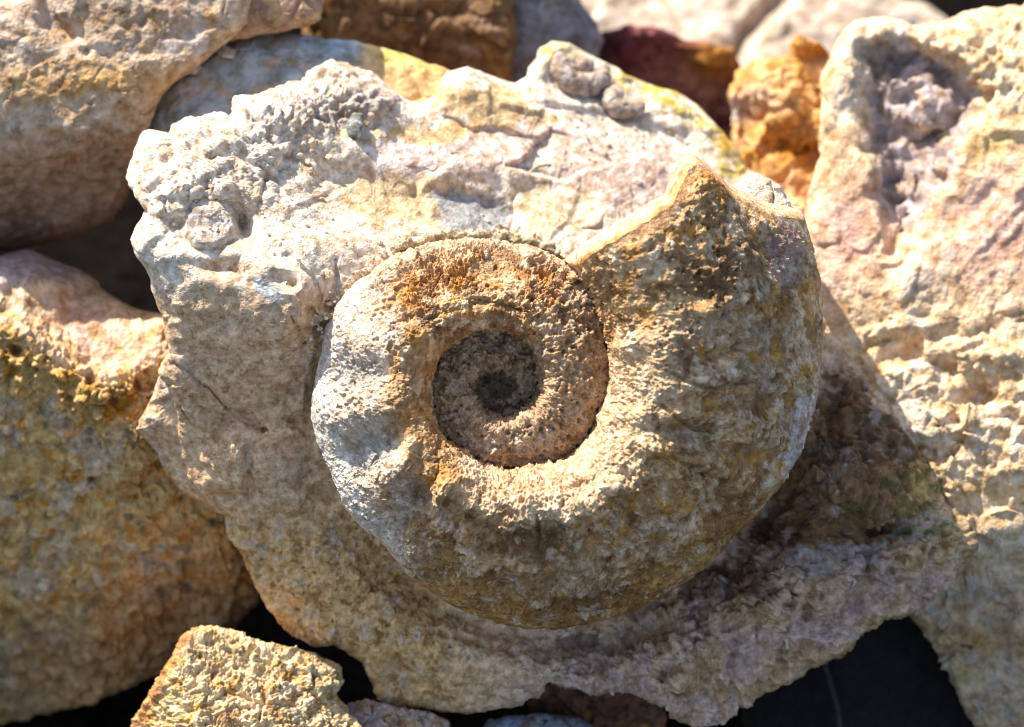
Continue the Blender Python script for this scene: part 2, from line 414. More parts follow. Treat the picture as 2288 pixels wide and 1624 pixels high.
def main_c(P, D, n):
    x, y = warp(P, 26, 70)
    crumb, slab, porous, rface, left = zones_main(x, y)
    n1 = fbm(P, 120, 4, 0.6, seed=21); n2 = fbm(P, 40, 4, 0.65, seed=22); n3 = fbm(P, 14, 3, 0.7, seed=23)
    c = np.tile(np.array([0.70, 0.62, 0.50]), (len(P), 1))
    c = mix(c, CREAM*1.08, sstep(-0.1, 0.5, n1)*0.6)
    c = mix(c, (0.58, 0.46, 0.28), sstep(0.3, 0.6, n2)*0.5)
    # slab colours
    c = mix(c, (0.66, 0.50, 0.43), 0.65*blot(gs(x, y, 1090, 320, 190, 70, 5), n2, n3))
    c = mix(c, (0.64, 0.46, 0.39), 0.6*blot(gs(x, y, 1420, 400, 170, 85, -10), n2, n3))
    c = mix(c, (0.56, 0.43, 0.20), 0.7*blot(gs(x, y, 1080, 232, 150, 48, -12), n2, n3))
    c = mix(c, (0.50, 0.40, 0.18), 0.55*blot(gs(x, y, 900, 445, 150, 60, 0), n2, n3, 0.2, 0.6))
    c = mix(c, BLUE, 0.95*blot(gs(x, y, 1065, 470, 95, 46, -12), n2, n3))
    c = mix(c, (0.53, 0.46, 0.26), 0.45*blot(gs(x, y, 1230, 470, 90, 60), n2, n3, 0.2, 0.6))
    c = mix(c, OLIVE*1.25, 0.95*np.clip(gs(x, y, 1235, 115, 50, 26) + 1.2*groove(x, y, [(1400,185),(1490,215),(1560,255),(1610,310),(1640,370)], 26), 0, 1)*sstep(-0.35, 0.15, n2))
    c = mix(c, LILAC*1.35, 0.3*blot(gs(x, y, 880, 355, 110, 40, 5), n2, n3))
    c = mix(c, (0.62, 0.46, 0.20), 0.7*blot(gs(x, y, 950, 300, 120, 26, 8), n2, n3))
    c = mix(c, ORANGE, 0.5*gs(x, y, 1620, 325, 22, 18))
    c = mix(c, OCHRE, 0.6*gs(x, y, 750, 165, 60, 30)*sstep(-0.2, 0.3, n2))
    c = mix(c, GREY*0.95, 0.9*np.clip(gs(x, y, 830, 225, 70, 45, -30) + gs(x, y, 740, 270, 60, 30), 0, 1))
    c = mix(c, (0.42, 0.41, 0.37), 0.55*crumb*sstep(0.0, 0.4, n2))
    c = mix(c, OCHRE*1.1, 0.55*gs(x, y, 690, 340, 50, 40)*sstep(-0.1, 0.3, n3))
    c = mix(c, (0.46, 0.45, 0.43), 0.7*disc(x, y, 466, 502, 56, 46, 10, 0.3)); c = mix(c, (0.22, 0.20, 0.20), 0.8*blot(gs(x, y, 424, 498, 18, 30), n2, n3))
    # shaded left face: tan with brown freckles
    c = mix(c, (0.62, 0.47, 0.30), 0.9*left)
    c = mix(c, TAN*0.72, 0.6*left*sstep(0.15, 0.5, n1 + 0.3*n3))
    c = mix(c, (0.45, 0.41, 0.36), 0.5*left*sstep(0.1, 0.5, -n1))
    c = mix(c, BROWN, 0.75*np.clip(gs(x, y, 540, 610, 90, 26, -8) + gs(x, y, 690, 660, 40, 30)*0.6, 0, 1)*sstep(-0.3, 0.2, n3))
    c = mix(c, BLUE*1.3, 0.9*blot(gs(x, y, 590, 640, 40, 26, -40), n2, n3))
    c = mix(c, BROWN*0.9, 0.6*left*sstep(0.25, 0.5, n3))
    # porous lower left: yellowish
    c = mix(c, (0.64, 0.47, 0.24), 0.95*porous)
    c = mix(c, (0.50, 0.45, 0.38), 0.7*porous*sstep(0.05, 0.4, -n2))
    c = mix(c, (0.22, 0.14, 0.05), 0.75*porous*sstep(0.12, 0.4, n2 + 0.5*n3))
    # right face: lilac grey, dark brown, yellow tip
    c = mix(c, (0.56, 0.44, 0.31), 0.95*rface)
    c = mix(c, (0.52, 0.44, 0.42), 0.6*rface*sstep(0.05, 0.25, n1 + 0.4*n2))
    c = mix(c, (0.43, 0.31, 0.17), 0.8*rface*sstep(0.0, 0.4, -n1 + 0.3*n2))
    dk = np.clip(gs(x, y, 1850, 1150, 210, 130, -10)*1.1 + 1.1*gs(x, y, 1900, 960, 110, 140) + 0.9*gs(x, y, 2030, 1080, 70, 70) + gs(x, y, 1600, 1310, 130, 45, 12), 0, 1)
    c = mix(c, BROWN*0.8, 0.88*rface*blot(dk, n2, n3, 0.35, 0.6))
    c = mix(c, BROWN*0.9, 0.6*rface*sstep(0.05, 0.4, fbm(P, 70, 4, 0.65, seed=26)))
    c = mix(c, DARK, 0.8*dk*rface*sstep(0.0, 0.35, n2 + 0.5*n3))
    c = mix(c, np.array([0.40, 0.39, 0.40]), 0.55*rface*blot(np.clip(gs(x, y, 1850, 1250, 120, 36, 6) + gs(x, y, 2060, 1170, 70, 26, 20) + gs(x, y, 1760, 900, 60, 30), 0, 1), n2, n3))
    c = mix(c, (0.52, 0.44, 0.42), 0.6*rface*sstep(0.28, 0.55, fbm(P, 60, 3, seed=25)))
    c = mix(c, MOSS*1.4, 0.9*gs(x, y, 2080, 1130, 110, 90)*sstep(-0.1, 0.2, n2))
    c = mix(c, (0.62, 0.50, 0.20), 0.9*np.clip(gs(x, y, 2145, 1200, 46, 70) + gs(x, y, 2060, 1080, 50, 60), 0, 1)*sstep(-0.1, 0.3, -n2))
    c = mix(c, (0.58, 0.46, 0.42), 0.5*sstep(1440, 1540, y + 0.1*x)*rface*sstep(-0.2, 0.3, n1))
    return c*(1 + 0.16*n3[:, None])

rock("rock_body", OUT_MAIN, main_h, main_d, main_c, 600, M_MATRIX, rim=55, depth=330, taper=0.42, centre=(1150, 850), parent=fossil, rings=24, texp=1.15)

# ------------------------------------------------------------------ the ammonite
AC = (1115.0, 870.0)
RT = [(62,870),(57,852),(50,830),(40,806),(29,782),(25,770),(10,735),(-11,690),(-24,645),(-37,612),(-52,590),(-65.5,566),(-81,540),(-94,516),(-110.6,472),(-128,437),(-146,428),
      (-162,425),(-172,422),(-183,415),(-194,412),(-206,410),(-217,396),(-230,380),(-243,360),(-259,341),(-276,327),(-291,321),(-303,318),
      (-323,282),(-344,254),(-375,233),(-397,218),(-429,184),(-462,166),(-496,160),(-529,155),(-551,153),(-576,151),(-607,141),(-636,133),(-668,119),(-696,98),
      (-727,86),(-768,69),(-805,61),(-862,57),(-909,54),(-1000,40),(-1080,28),(-1200,18),(-1400,8),(-1500,6)]
RT = np.array(RT[::-1], float)
def r_out(th): return np.interp(th, RT[:, 0], RT[:, 1])
# crest height and seam depth along the coil
HC = np.array([(-1500,-300),(-1080,-300),(-900,-268),(-720,-225),(-663,-205),(-550,-155),(-450,-108),(-375,-88),(-345,-85),(-303,-85),(-260,-80),(-200,-50),(-150,-15),(-90,0),(-40,20),(0,45),(62,85)], float)
def crest(th): return np.interp(th, HC[:, 0], HC[:, 1])
GROOVES = [(-262,7,9),(-240,8,9),(-222,16,10),(-187,40,9),(-154.5,44,9.5),(-127,36,8.5),(-107,22,7),(-90,24,7),(-72,18,6.5),(-57,20,6.5),(-42,16,5.5),(-28,26,5.5),(-13,26,4.5),(-2,22,4),(8.5,24,4),(18,7,4),(28,6,4),(37,8,4)]
END_T = np.array([(0,58),(0.28,50.4),(0.5,46.8),(0.60,48.4),(0.66,49.2),(0.70,49.0),(0.715,47.5),(0.735,43.5),(0.76,39.3),(0.84,33.8),(0.93,30.5),(1,29)], float)

def profile(t, Wd, up, down):
    """height over t: steep inner wall, rounded shoulder, flank falling to the venter"""
    x1 = np.clip(t/0.30, 0, 1); rise = np.sqrt(np.clip(1 - (1 - x1)**2.2, 0, 1))
    x2 = np.clip((t - 0.30)/0.70, 0, 1); fall = 0.50*x2**1.35 + 0.50*(1 - np.sqrt(np.maximum(1 - x2**2.4, 0)))
    return up*(rise - 1) - down*fall

def whorl(name, th0, th1, nth, ntt, mat, ragged=False, seed=0, parent=None, label=None):
    s_ = np.linspace(0, 1, nth); tt = np.linspace(0, 1, ntt)
    tt = 0.5*tt + 0.5*(0.5 - 0.5*np.cos(math.pi*tt))
    Sg, Tg = np.meshgrid(s_, tt, indexing='ij')
    if ragged:
        e = np.interp(Tg, END_T[:, 0], END_T[:, 1]); jt = perlin(np.stack([Tg.ravel()*100, 0*Tg.ravel(), 0*Tg.ravel()], 1), 6, 3) + 0.6*perlin(np.stack([Tg.ravel()*100, 0*Tg.ravel(), 0*Tg.ravel()], 1), 2.2, 4)
        e = e + 0.45*jt.reshape(Tg.shape); TH = e + (th1 - e)*Sg
    else:
        TH = th0 + (th1 - th0)*Sg
    ro = r_out(TH); ri = r_out(TH - 360); Wd = ro - ri
    R = ri + Wd*Tg
    cr = crest(TH)
    upw = np.minimum(0.42*Wd + 30, 190)*np.where(TH < -303, 0.55, 1.0)
    up = np.maximum(upw, cr - (crest(TH - 360)) + 0.12*Wd*(TH > -303))
    down = np.where(TH > -303, 0.66*Wd, 0.40*Wd)*1.0
    H = cr + profile(Tg, Wd, up, down)
    A = np.radians(TH)
    base = [np.stack([AC[0] + R*np.cos(A), AC[1] - R*np.sin(A), H], -1)]
    TH_l, T_l = [TH], [Tg]
    # tuck under at the venter
    ex = []
    for k in range(1, 9):
        f = k/8
        r2 = R[:, -1] - 0.13*Wd[:, -1]*f**1.5; h2 = H[:, -1] - (150 + 0.25*Wd[:, -1])*f
        ex.append(np.stack([AC[0] + r2*np.cos(A[:, -1]), AC[1] - r2*np.sin(A[:, -1]), h2], -1))
    G = np.concatenate([base[0], np.stack(ex, 1)], 1)
    TH = np.concatenate([TH, np.repeat(TH[:, -1:], 8, 1)], 1); T = np.concatenate([Tg, np.ones((nth, 8)) + np.arange(1, 9)/8*0.2], 1)
    skirt = np.zeros(TH.shape)
    if ragged:   # thickness of the broken shell edge at the mouth
        rows = []; K = 12
        e0, e1 = G[0], G[3]
        tang = e0 - e1; tang[:, 2] = 0; tang /= np.linalg.norm(tang, axis=1)[:, None] + 1e-9
        for k in range(K, -1, -1):
            f = k/K
            p = e0 + tang*(32*np.sin(f*math.pi*0.5)); p[:, 2] = e0[:, 2] - 190*f**1.6 - 4*f
            rows.append(p)
        G = np.concatenate([np.stack(rows), G], 0)
        TH = np.concatenate([np.repeat(TH[:1], K+1, 0), TH], 0); T = np.concatenate([np.repeat(T[:1], K+1, 0), T], 0)
        sk = np.linspace(1, 0.05, K+1)[:, None]*np.ones((1, T.shape[1])); skirt = np.concatenate([sk, skirt], 0)
    n0, n1 = TH.shape
    V = G.reshape(-1, 3); th = TH.ravel(); t = T.ravel(); skf = skirt.ravel()
    idx = np.arange(n0*n1).reshape(n0, n1)
    F = np.stack([idx[:-1, :-1], idx[1:, :-1], idx[1:, 1:], idx[:-1, 1:]], -1)
    if ragged: F = np.concatenate([F[:12], F[13:]], 0)
    F = F.reshape(-1, 4)
    n = vnormals(V, F)
    if n[:, 2].mean() < 0: F = F[:, ::-1]; n = -n
    x, y = V[:, 0], V[:, 1]
    D = np.zeros(len(V))
    outer = th > -303
    thw = th + 5*(t - 0.5)**2*20*0 + 3.0*fbm(V, 90, 3, seed=71) + 9*(t - 0.55)**2*np.where(th > -60, 1, 0.3)
    if ragged:
        rib_mask = sstep(0.22, 0.42, t)*(1 - 0.55*sstep(0.8, 1.05, t))
        for (g, dep, wd) in GROOVES:
            D -= dep*np.exp(-((thw - g)/wd)**2)*rib_mask
            D += 0.45*dep*np.exp(-((thw - g - 1.5*wd)/wd)**2)*np.exp(-((t - 0.33)/0.12)**2)
        D += 9*rib_mask
        rb = sstep(-125, -105, th)*sstep(0.24, 0.42, t)*(1 - 0.6*sstep(0.8, 1.0, t))*(1 - 0.6*sstep(12, 25, th))
        ph = np.interp(th, [-130, -90, -40, 0, 60], [0, 2.4, 6.4, 10.4, 17.0]) + 2.2*(t - 0.4)**2 + 0.25*perlin(V, 120, 8)
        D += rb*(13*np.abs(np.sin(math.pi*ph))**0.8 - 7)*(0.7 + 0.5*perlin(V, 150, 9))
        D += 12*np.exp(-((t - 0.33)/0.09)**2)*np.abs(np.sin(math.pi*ph))*sstep(-125, -105, th)*sstep(20, 5, th)
        fine = sstep(-70, -35, th)*sstep(0.35, 0.5, t)
        D += 3.5*fine*np.sin(np.radians(thw*38 + 40*perlin(V, 80, 5)))*sstep(-0.2, 0.3, perlin(V, 70, 6))
        for poly, dep, wd in [([(1490,825),(1530,850),(1570,866),(1620,868),(1690,850)], 9, 4), ([(1480,905),(1520,940),(1555,962),(1590,968),(1612,960)], 11, 4.5),
                              ([(1500,1020),(1560,1060),(1620,1075)], 8, 4), ([(1605,790),(1640,785),(1660,775)], 16, 10), ([(1198,1150),(1205,1190),(1200,1230)], 8, 4),
                              ([(1590,1000),(1650,1002)], 14, 9), ([(930,1010),(935,1040)], 20, 14), ([(1465,935),(1470,960)], 16, 9), ([(1120,1290),(1180,1300)], 8, 5)]:
            D -= dep*np.exp(-(pdist(x, y, poly)/wd)**2)*1.4
        # thick crust left on the upper coil and on the flank near the mouth
        crust = np.clip(sstep(-215, -232, th) + 0.85*sstep(5, 25, th) + 0.4*sstep(-40, -60, th)*sstep(-120, -100, th), 0, 1)
        step = sstep(-214, -219, thw + 4*perlin(V, 30, 9))*sstep(0.15, 0.3, t)*(1 - sstep(0.8, 0.92, t))
        D += -16*step
        isl = sstep(-0.04, 0.05, fbm(V, 75, 4, 0.6, seed=66) - 0.02)
        D += (8 - 3*sstep(0, 15, th))*(isl - 0.5)*sstep(0.15, 0.3, t)*(1 - 0.4*sstep(-125, -150, th)*sstep(-222, -205, th))
        knobs = [(1580,690,34,30,26),(1450,760,60,40,14),(1400,780,40,30,14),(1480,800,40,60,16),(1580,860,40,34,14),(1500,850,50,60,12),(1440,930,60,50,10),(1380,1090,60,40,14),
                 (1160,1120,60,36,14),(1010,1090,50,36,16),(900,1180,40,44,10),(1300,1140,50,30,12),(1060,1200,40,26,12),(1300,1270,60,40,12),(935,690,20,14,16),(1530,1050,60,40,10)]
        for (kx, ky, rx, ry, hh) in knobs: D += hh*gs(x, y, kx, ky, rx*0.7, ry*0.7)
    else:
        crust = np.full(len(V), 0.75)
        D -= 6*np.exp(-((np.mod(thw, 24) - 12)/3.5)**2)*sstep(0.2, 0.4, t)
    if not ragged: isl = sstep(-0.04, 0.05, fbm(V, 40, 4, 0.6, seed=66))
    wob = (0.85 + 0.8*sstep(-640, -700, th)) if not ragged else 1.4 - 0.7*sstep(-5, 15, th) - 0.9*sstep(-125, -150, th)*sstep(-222, -205, th)
    sm = sstep(0.0, 0.22, fbm(V, 150, 3, seed=67)); crust = crust*(1 - 0.6*sm)*1.0 if ragged else crust*1.1; rgh = (1 - 0.55*sm) if ragged else 1.15
    D += wob*8*fbm(V, 90, 3, seed=31) + wob*10*chips(V, 62, 32)*(0.5 + 0.5*crust)
    D += (9 if ragged else 6)*fbm(V, 26, 4, 0.65, seed=33, billow=True)*(0.45 + 0.9*crust)*rgh
    D += 3.2*fbm(V, 9, 2, 0.6, seed=36)*(0.6 + 0.7*crust)*rgh
    D += (5*chips(V, 24, 39, 0.0) + 4*fbm(V, 13, 3, 0.65, seed=38, ridged=True))*rgh
    D -= 15*pits(V, 21, 34, 0.6)*(0.22 + 0.85*crust)
    D -= 17*pits(V, 44, 35, 0.4)*(0.16 + 0.75*crust)*wob
    D -= 5*pits(V, 11, 37, 0.6)*(0.2 + 0.8*crust)
    D = D*(1 - 0.85*sstep(0, 0.15, skf))
    if ragged:
        de = np.interp(t, END_T[:, 0], END_T[:, 1]) - th
        D = D*sstep(0.0, 4.5, de)*(1 - 0.55*sstep(0.86, 1.0, t))
    P = V + n*D[:, None]
    # colours
    wx, wy = warp(V, 24, 60, 45)
    n1 = fbm(V, 110, 4, 0.6, seed=51); n2 = fbm(V, 40, 4, 0.65, seed=52); n3 = fbm(V, 13, 3, 0.7, seed=53)
    c = np.tile(np.array([0.63, 0.46, 0.26]), (len(V), 1))
    c = mix(c, (0.64, 0.52, 0.36), sstep(-0.15, 0.3, n1)*0.85)
    c = mix(c, (0.36, 0.21, 0.075), 0.75*sstep(0.05, 0.4, n2 - 0.2*n1))
    c = mix(c, (0.30, 0.175, 0.06), 0.65*(1 - isl)*sstep(-0.4, 0.2, n1 + 0.2))
    c = mix(c, (0.17, 0.085, 0.025), 0.8*sstep(0.2, 0.5, n2 + 0.35*n3))
    c = mix(c, (0.52, 0.27, 0.06), 0.7*sstep(0.1, 0.4, fbm(V, 55, 3, seed=54)))
    if ragged:
        lw = sstep(-125, -150, th)*sstep(-222, -205, th)
        c = mix(c, (0.66, 0.57, 0.46), 0.8*lw*sstep(0.30, 0.48, t))
        c = mix(c, (0.42, 0.26, 0.12), 0.6*lw*sstep(0.34, 0.22, t)*sstep(-0.3, 0.2, n2))
        for g, m_ in ((-187, 0.9), (-154.5, 1.0), (-128, 0.45)):
            c = mix(c, (0.34, 0.37, 0.34), m_*np.exp(-((thw - g)/8.5)**2)*sstep(0.36, 0.5, t)*sstep(-0.5, 0.1, n2 + 0.2))
        c = mix(c, (0.66, 0.61, 0.53), 0.8*sstep(0.72, 0.92, t)*sstep(-105, -130, th)*sstep(-240, -215, th))
        c = mix(c, (0.46, 0.27, 0.10), 0.85*sstep(0.72, 0.86, t + 0.12*n2)*sstep(-118, -100, th)*sstep(-15, -40, th))
        c = mix(c, (0.24, 0.12, 0.04), 0.7*blot(gs(wx, wy, 1330, 1345, 170, 34, 8) + 0.8*gs(wx, wy, 1640, 1160, 50, 90, -30), n2, n3))
        # pale blue shell showing between growth lines on the right flank
        c = mix(c, (0.48, 0.43, 0.33), 0.4*blot(np.clip(gs(wx, wy, 1650, 835, 90, 28, 10) + gs(wx, wy, 1600, 720, 70, 40) + gs(wx, wy, 1560, 985, 80, 30, -10)
                    + gs(wx, wy, 1700, 740, 80, 28, 15) + 0.8*gs(wx, wy, 1290, 1290, 60, 50) + 0.6*gs(wx, wy, 1250, 1180, 60, 40), 0, 1), n2, n3))
        c = mix(c, (0.16, 0.09, 0.035), 0.75*blot(np.clip(gs(wx, wy, 1560, 640, 90, 40) + gs(wx, wy, 1520, 790, 30, 40) + 0.8*gs(wx, wy, 1640, 560, 70, 60) + 0.9*gs(wx, wy, 1190, 1210, 110, 60) + 0.7*gs(wx, wy, 1340, 1340, 90, 30), 0, 1), n2, n3, 0.4, 0.62))
        c = mix(c, LILAC*0.9, 0.6*blot(gs(wx, wy, 1755, 575, 40, 80, 0), n2, n3))
        c = mix(c, (0.62, 0.58, 0.58), 0.8*blot(gs(wx, wy, 1795, 960, 36, 120, -18), n2, n3))
        c = mix(c, (0.66, 0.54, 0.36), 0.7*sstep(0.38, 0.28, t)*sstep(-130, -100, th)*sstep(30, 10, th))
        c = mix(c, (0.40, 0.22, 0.08), 0.6*sstep(-218, -226, th)*sstep(0.2, 0.35, t)*sstep(-0.1, 0.3, n2))
        c = mix(c, (0.60, 0.50, 0.36), 0.7*sstep(-218, -226, th)*sstep(0.86, 0.95, t))
        edge = np.clip(skf*1.5 + np.exp(-np.maximum(0, (np.interp(t, END_T[:, 0], END_T[:, 1]) - th))/2.4)*sstep(1.0, 0.8, t), 0, 1)
        c = mix(c, (0.66, 0.42, 0.20), 0.9*edge*sstep(-0.5, 0.0, n2 + 0.2))  # orange paints in light coming through the thin shell edge
        c = mix(c, (0.70, 0.52, 0.33), 0.95*sstep(0.1, 0.3, skf))
        c = mix(c, (0.60, 0.34, 0.10), 0.8*sstep(0.03, 0.12, skf)*sstep(0.35, 0.2, skf)*sstep(-0.1, 0.2, n2 + n3*0.5))
        c = mix(c, (0.62, 0.30, 0.06), 0.8*gs(x, y, 1575, 400, 45, 40)*sstep(-0.3, 0.3, n3 + 0.2))
    else:
        c = mix(c, (0.44, 0.35, 0.24), 0.5)
        c = mix(c, (0.44, 0.37, 0.25), 0.6*gs(x, y, 1110, 865, 150)); c = mix(c, (0.20, 0.13, 0.06), 0.7*sstep(0.12, 0.35, n2 + 0.4*n3))
        c = mix(c, (0.58, 0.52, 0.46), 0.75*gs(wx, wy, 1140, 1000, 110, 36)*sstep(-0.3, 0.2, n2 + 0.1))  # paler lower bowl: sunlight painted into the colour
        c = mix(c, (0.58, 0.46, 0.28), 0.6*gs(wx, wy, 1280, 860, 60, 110)*sstep(-0.1, 0.2, n2))
    if ragged:
        fl = sstep(0.34, 0.5, t)*sstep(-135, -115, th)
        c = mix(c, (0.22, 0.12, 0.045), 0.55*fl*sstep(0.10, 0.32, fbm(V, 62, 4, 0.65, seed=57) + 0.25*n3))
        c = mix(c, (0.66, 0.58, 0.45), 0.6*fl*sstep(0.16, 0.34, fbm(V, 48, 4, 0.65, seed=58)))
    c = c*(1 + 0.32*n3[:, None])
    W_ = world(P)
    o = make_mesh(name, W_, F[:, ::-1], c, mat, parent)
    if label: o["label"] = label
    return o

ammonite = bpy.data.objects.new("ammonite", None); C.objects.link(ammonite)
ao = world(np.array([[AC[0], AC[1], -330.]]))[0]
ammonite.parent = fossil; ammonite.location = tuple(ao - fo); parent_origin["ammonite"] = tuple(ao)
ammonite["label"] = "large brown and cream coiled ammonite with its broken mouth at upper right"
whorl("outer_whorl", 58, -305, 1600, 250, M_SHELL, True, parent=ammonite, label="thick ribbed outer coil with an orange broken edge")
whorl("inner_whorl", -296, -668, 620, 84, M_SHELL, parent=ammonite, label="sunken pitted second coil")
whorl("innermost_whorl", -660, -960, 240, 44, M_SHELL, parent=ammonite, label="small dark coil at the bottom of the hollow")
rock("sediment_fill", [(AC[0] + (80 + 9*math.sin(3*a + 1))*math.cos(a), AC[1] + (74 + 8*math.sin(2*a))*math.sin(a)) for a in np.linspace(0, 2*math.pi, 20, endpoint=False)], lambda x, y: -256 - 34*gs(x, y, AC[0], AC[1], 36) + 0*x,
     lambda P, n: 18*chips(P, 30, 71) + 15*fbm(P, 24, 4, 0.65, seed=72, billow=True) - 9*pits(P, 16, 73, 0.6),
     lambda P, D, n: mix(mix(np.tile(np.array([0.42, 0.34, 0.23]), (len(P), 1)), (0.17, 0.13, 0.10), sstep(0.0, 0.3, fbm(P, 26, 4, 0.65, seed=74))), (0.52, 0.33, 0.12), 0.7*sstep(0.2, 0.4, fbm(P, 22, 3, seed=75))), 70, M_SHELL, rim=10, depth=60, parent=ammonite, rings=4)

# ------------------------------------------------------------------ small fossils and chips on the block
def tube(name, pts, radii, mat, cfun, parent=None, amp=3.0, nseg=28, sub=14, seed=0, pit=4.0):
    """a tapering bent tube along points (x, y, depth), rounded at both ends"""
    p = np.array(pts, float); r = np.array(radii, float); u = np.arange(len(p))
    uu = np.linspace(0, len(p)-1, (len(p)-1)*sub + 1)
    def cr(a):
        o = np.empty((len(uu),) + a.shape[1:])
        for k, q in enumerate(uu):
            i = min(int(q), len(p)-2); f = q - i
            a0, a1, a2, a3 = a[max(i-1, 0)], a[i], a[i+1], a[min(i+2, len(p)-1)]
            o[k] = 0.5*((2*a1) + (-a0 + a2)*f + (2*a0 - 5*a1 + 4*a2 - a3)*f*f + (-a0 + 3*a1 - 3*a2 + a3)*f**3)
        return o
    c = cr(p); rr = cr(r)
    t = np.gradient(c, axis=0); t /= np.linalg.norm(t, axis=1)[:, None]
    # rounded caps
    cap = 7; f = np.linspace(0, 1, cap, endpoint=False)
    c0 = c[0] - t[0]*rr[0]*np.cos(f*math.pi/2)[:, None]*0.8; r0 = rr[0]*np.sin(np.maximum(f, 0.03)*math.pi/2)
    c1 = (c[-1] + t[-1]*rr[-1]*np.cos(f*math.pi/2)[:, None]*0.8)[::-1]; r1 = (rr[-1]*np.sin(np.maximum(f, 0.03)*math.pi/2))[::-1]
    c = np.concatenate([c0, c, c1]); rr = np.concatenate([r0, rr, r1]); t = np.concatenate([np.repeat(t[:1], cap, 0), t, np.repeat(t[-1:], cap, 0)])
    ref = np.array([0.0, 0.0, 1.0]); s1 = np.cross(t, ref); s1 /= np.linalg.norm(s1, axis=1)[:, None] + 1e-9; s2 = np.cross(s1, t)
    a = np.linspace(0, 2*math.pi, nseg, endpoint=False)
    V = (c[:, None] + rr[:, None, None]*(np.cos(a)[None, :, None]*s1[:, None] + np.sin(a)[None, :, None]*s2[:, None])).reshape(-1, 3)
    nr = len(c); idx = np.arange(nr*nseg).reshape(nr, nseg); nx = np.roll(idx, -1, 1)
    F = np.stack([idx[:-1], idx[1:], nx[1:], nx[:-1]], -1).reshape(-1, 4)
    n = vnormals(V, F); cc = np.repeat(c, nseg, 0)
    if ((V - cc)*n).sum() < 0: F = F[:, ::-1]; n = -n
    D = amp*fbm(V, 16, 4, 0.6, seed=80+seed) - pit*pits(V, 12, 81+seed, 0.5) + 0.5*amp*fbm(V, 40, 2, seed=82+seed)
    P = V + n*D[:, None]
    return make_mesh(name, world(P), F[:, ::-1], cfun(P, D, n), mat, parent)

def c_grey(P, D, n):
    n2 = fbm(P, 22, 4, 0.65, seed=91)
    c = np.tile(np.array([0.40, 0.36, 0.31]), (len(P), 1))
    c = mix(c, (0.24, 0.19, 0.14), 0.8*sstep(0.05, 0.4, n2))
    return mix(c, (0.58, 0.55, 0.50), 0.6*sstep(0.05, 0.4, -n2))
def c_dark(P, D, n):
    n2 = fbm(P, 22, 4, 0.65, seed=93)
    c = np.tile(np.array([0.20, 0.24, 0.23]), (len(P), 1))
    c = mix(c, (0.12, 0.11, 0.05), 0.8*sstep(-0.05, 0.3, n2))
    return mix(c, (0.46, 0.50, 0.50), 0.8*sstep(0.1, 0.4, -n2))
def c_cream(P, D, n):
    n2 = fbm(P, 26, 4, 0.65, seed=95)
    c = np.tile(np.array([0.62, 0.54, 0.42]), (len(P), 1))
    return mix(c, (0.45, 0.33, 0.18), 0.6*sstep(0.1, 0.4, n2))
def c_olive(P, D, n):
    n2 = fbm(P, 20, 4, 0.65, seed=97)
    c = np.tile(np.array([0.50, 0.47, 0.36]), (len(P), 1))
    return mix(c, (0.22, 0.23, 0.10), 0.8*sstep(0.0, 0.35, n2))

def surf(x, y):   # depth of the block's front at one spot
    return float(main_h(np.array([float(x)]), np.array([float(y)]))[0])
def on(pts, lift): return [(x, y, surf(x, y) + lift) for x, y in pts]

# pale plates beside the mouth
def plate_rock(name, outline, w0, slope, mat, cfun, N=70, rim=14, depth=60, amp=5, parent=None, seed=0):
    cx = sum(p[0] for p in outline)/len(outline); cy = sum(p[1] for p in outline)/len(outline)
    h = lambda x, y: w0 + slope[0]*(x - cx) + slope[1]*(y - cy)
    d = lambda P, n: amp*fbm(P, 40, 4, 0.6, seed=60+seed) + amp*chips(P, 40, 61+seed)
    return rock(name, outline, h, d, cfun, N, mat, rim=rim, depth=depth, taper=0.8, parent=parent, rings=6)
hook = bpy.data.objects.new("snail_fossil", None); C.objects.link(hook)
ho = world(np.array([[1300., 165., surf(1300, 165)]]))[0]; hook.parent = fossil; hook.location = tuple(ho - fo); parent_origin[hook.name] = tuple(ho)
hook["label"] = "grey hook-shaped snail fossil with a round knob near the top edge"
tube("coil", on([(1250,132),(1256,160),(1280,186),(1314,190),(1340,176),(1350,158)], 24), [19,23,26,27,24,15], M_MATRIX, c_grey, hook, 5.0, 40, 18, 1)
tube("knob", on([(1304,146),(1314,144)], 30), [15,16], M_MATRIX, c_grey, hook, 2.0, 26, 10, 2)
cs = bpy.data.objects.new("snail_fossil", None); C.objects.link(cs)
co = world(np.array([[1390., 222., surf(1390, 222)]]))[0]; cs.parent = fossil; cs.location = tuple(co - fo); parent_origin[cs.name] = tuple(co)
cs["label"] = "smaller grey coiled snail fossil below the hook-shaped one"
tube("coil", on([(1430,238),(1410,246),(1384,242),(1368,226),(1374,208)], 22), [14,20,24,24,18], M_MATRIX, c_grey, cs, 5.0, 36, 16, 3)
o = tube("pebble", on([(800,262),(795,282),(792,296)], 16), [14,20,15], M_MATRIX, c_dark, fossil, 4.5, 34, 16, 4); o["label"] = "dark bluish green pebble stuck to the grey marl"
for k, (pts, r) in enumerate([([(1298,508),(1322,506),(1338,494),(1345,478)], [5,9,9,5]), ([(1362,458),(1380,466),(1390,484),(1392,502)], [3,5,5,3]),
                              ([(1700,1330),(1716,1340),(1724,1356),(1722,1372)], [3,5,5,3]), ([(1745,1422),(1755,1430),(1758,1448)], [2.5,4,3]),
                              ([(1180,388),(1200,372),(1228,366)], [2.5,4,3])]):
    tube("shell_sliver", on(pts, 3), r, M_MATRIX, c_cream, fossil, 1.2, 14, 10, 10+k, 1.0)
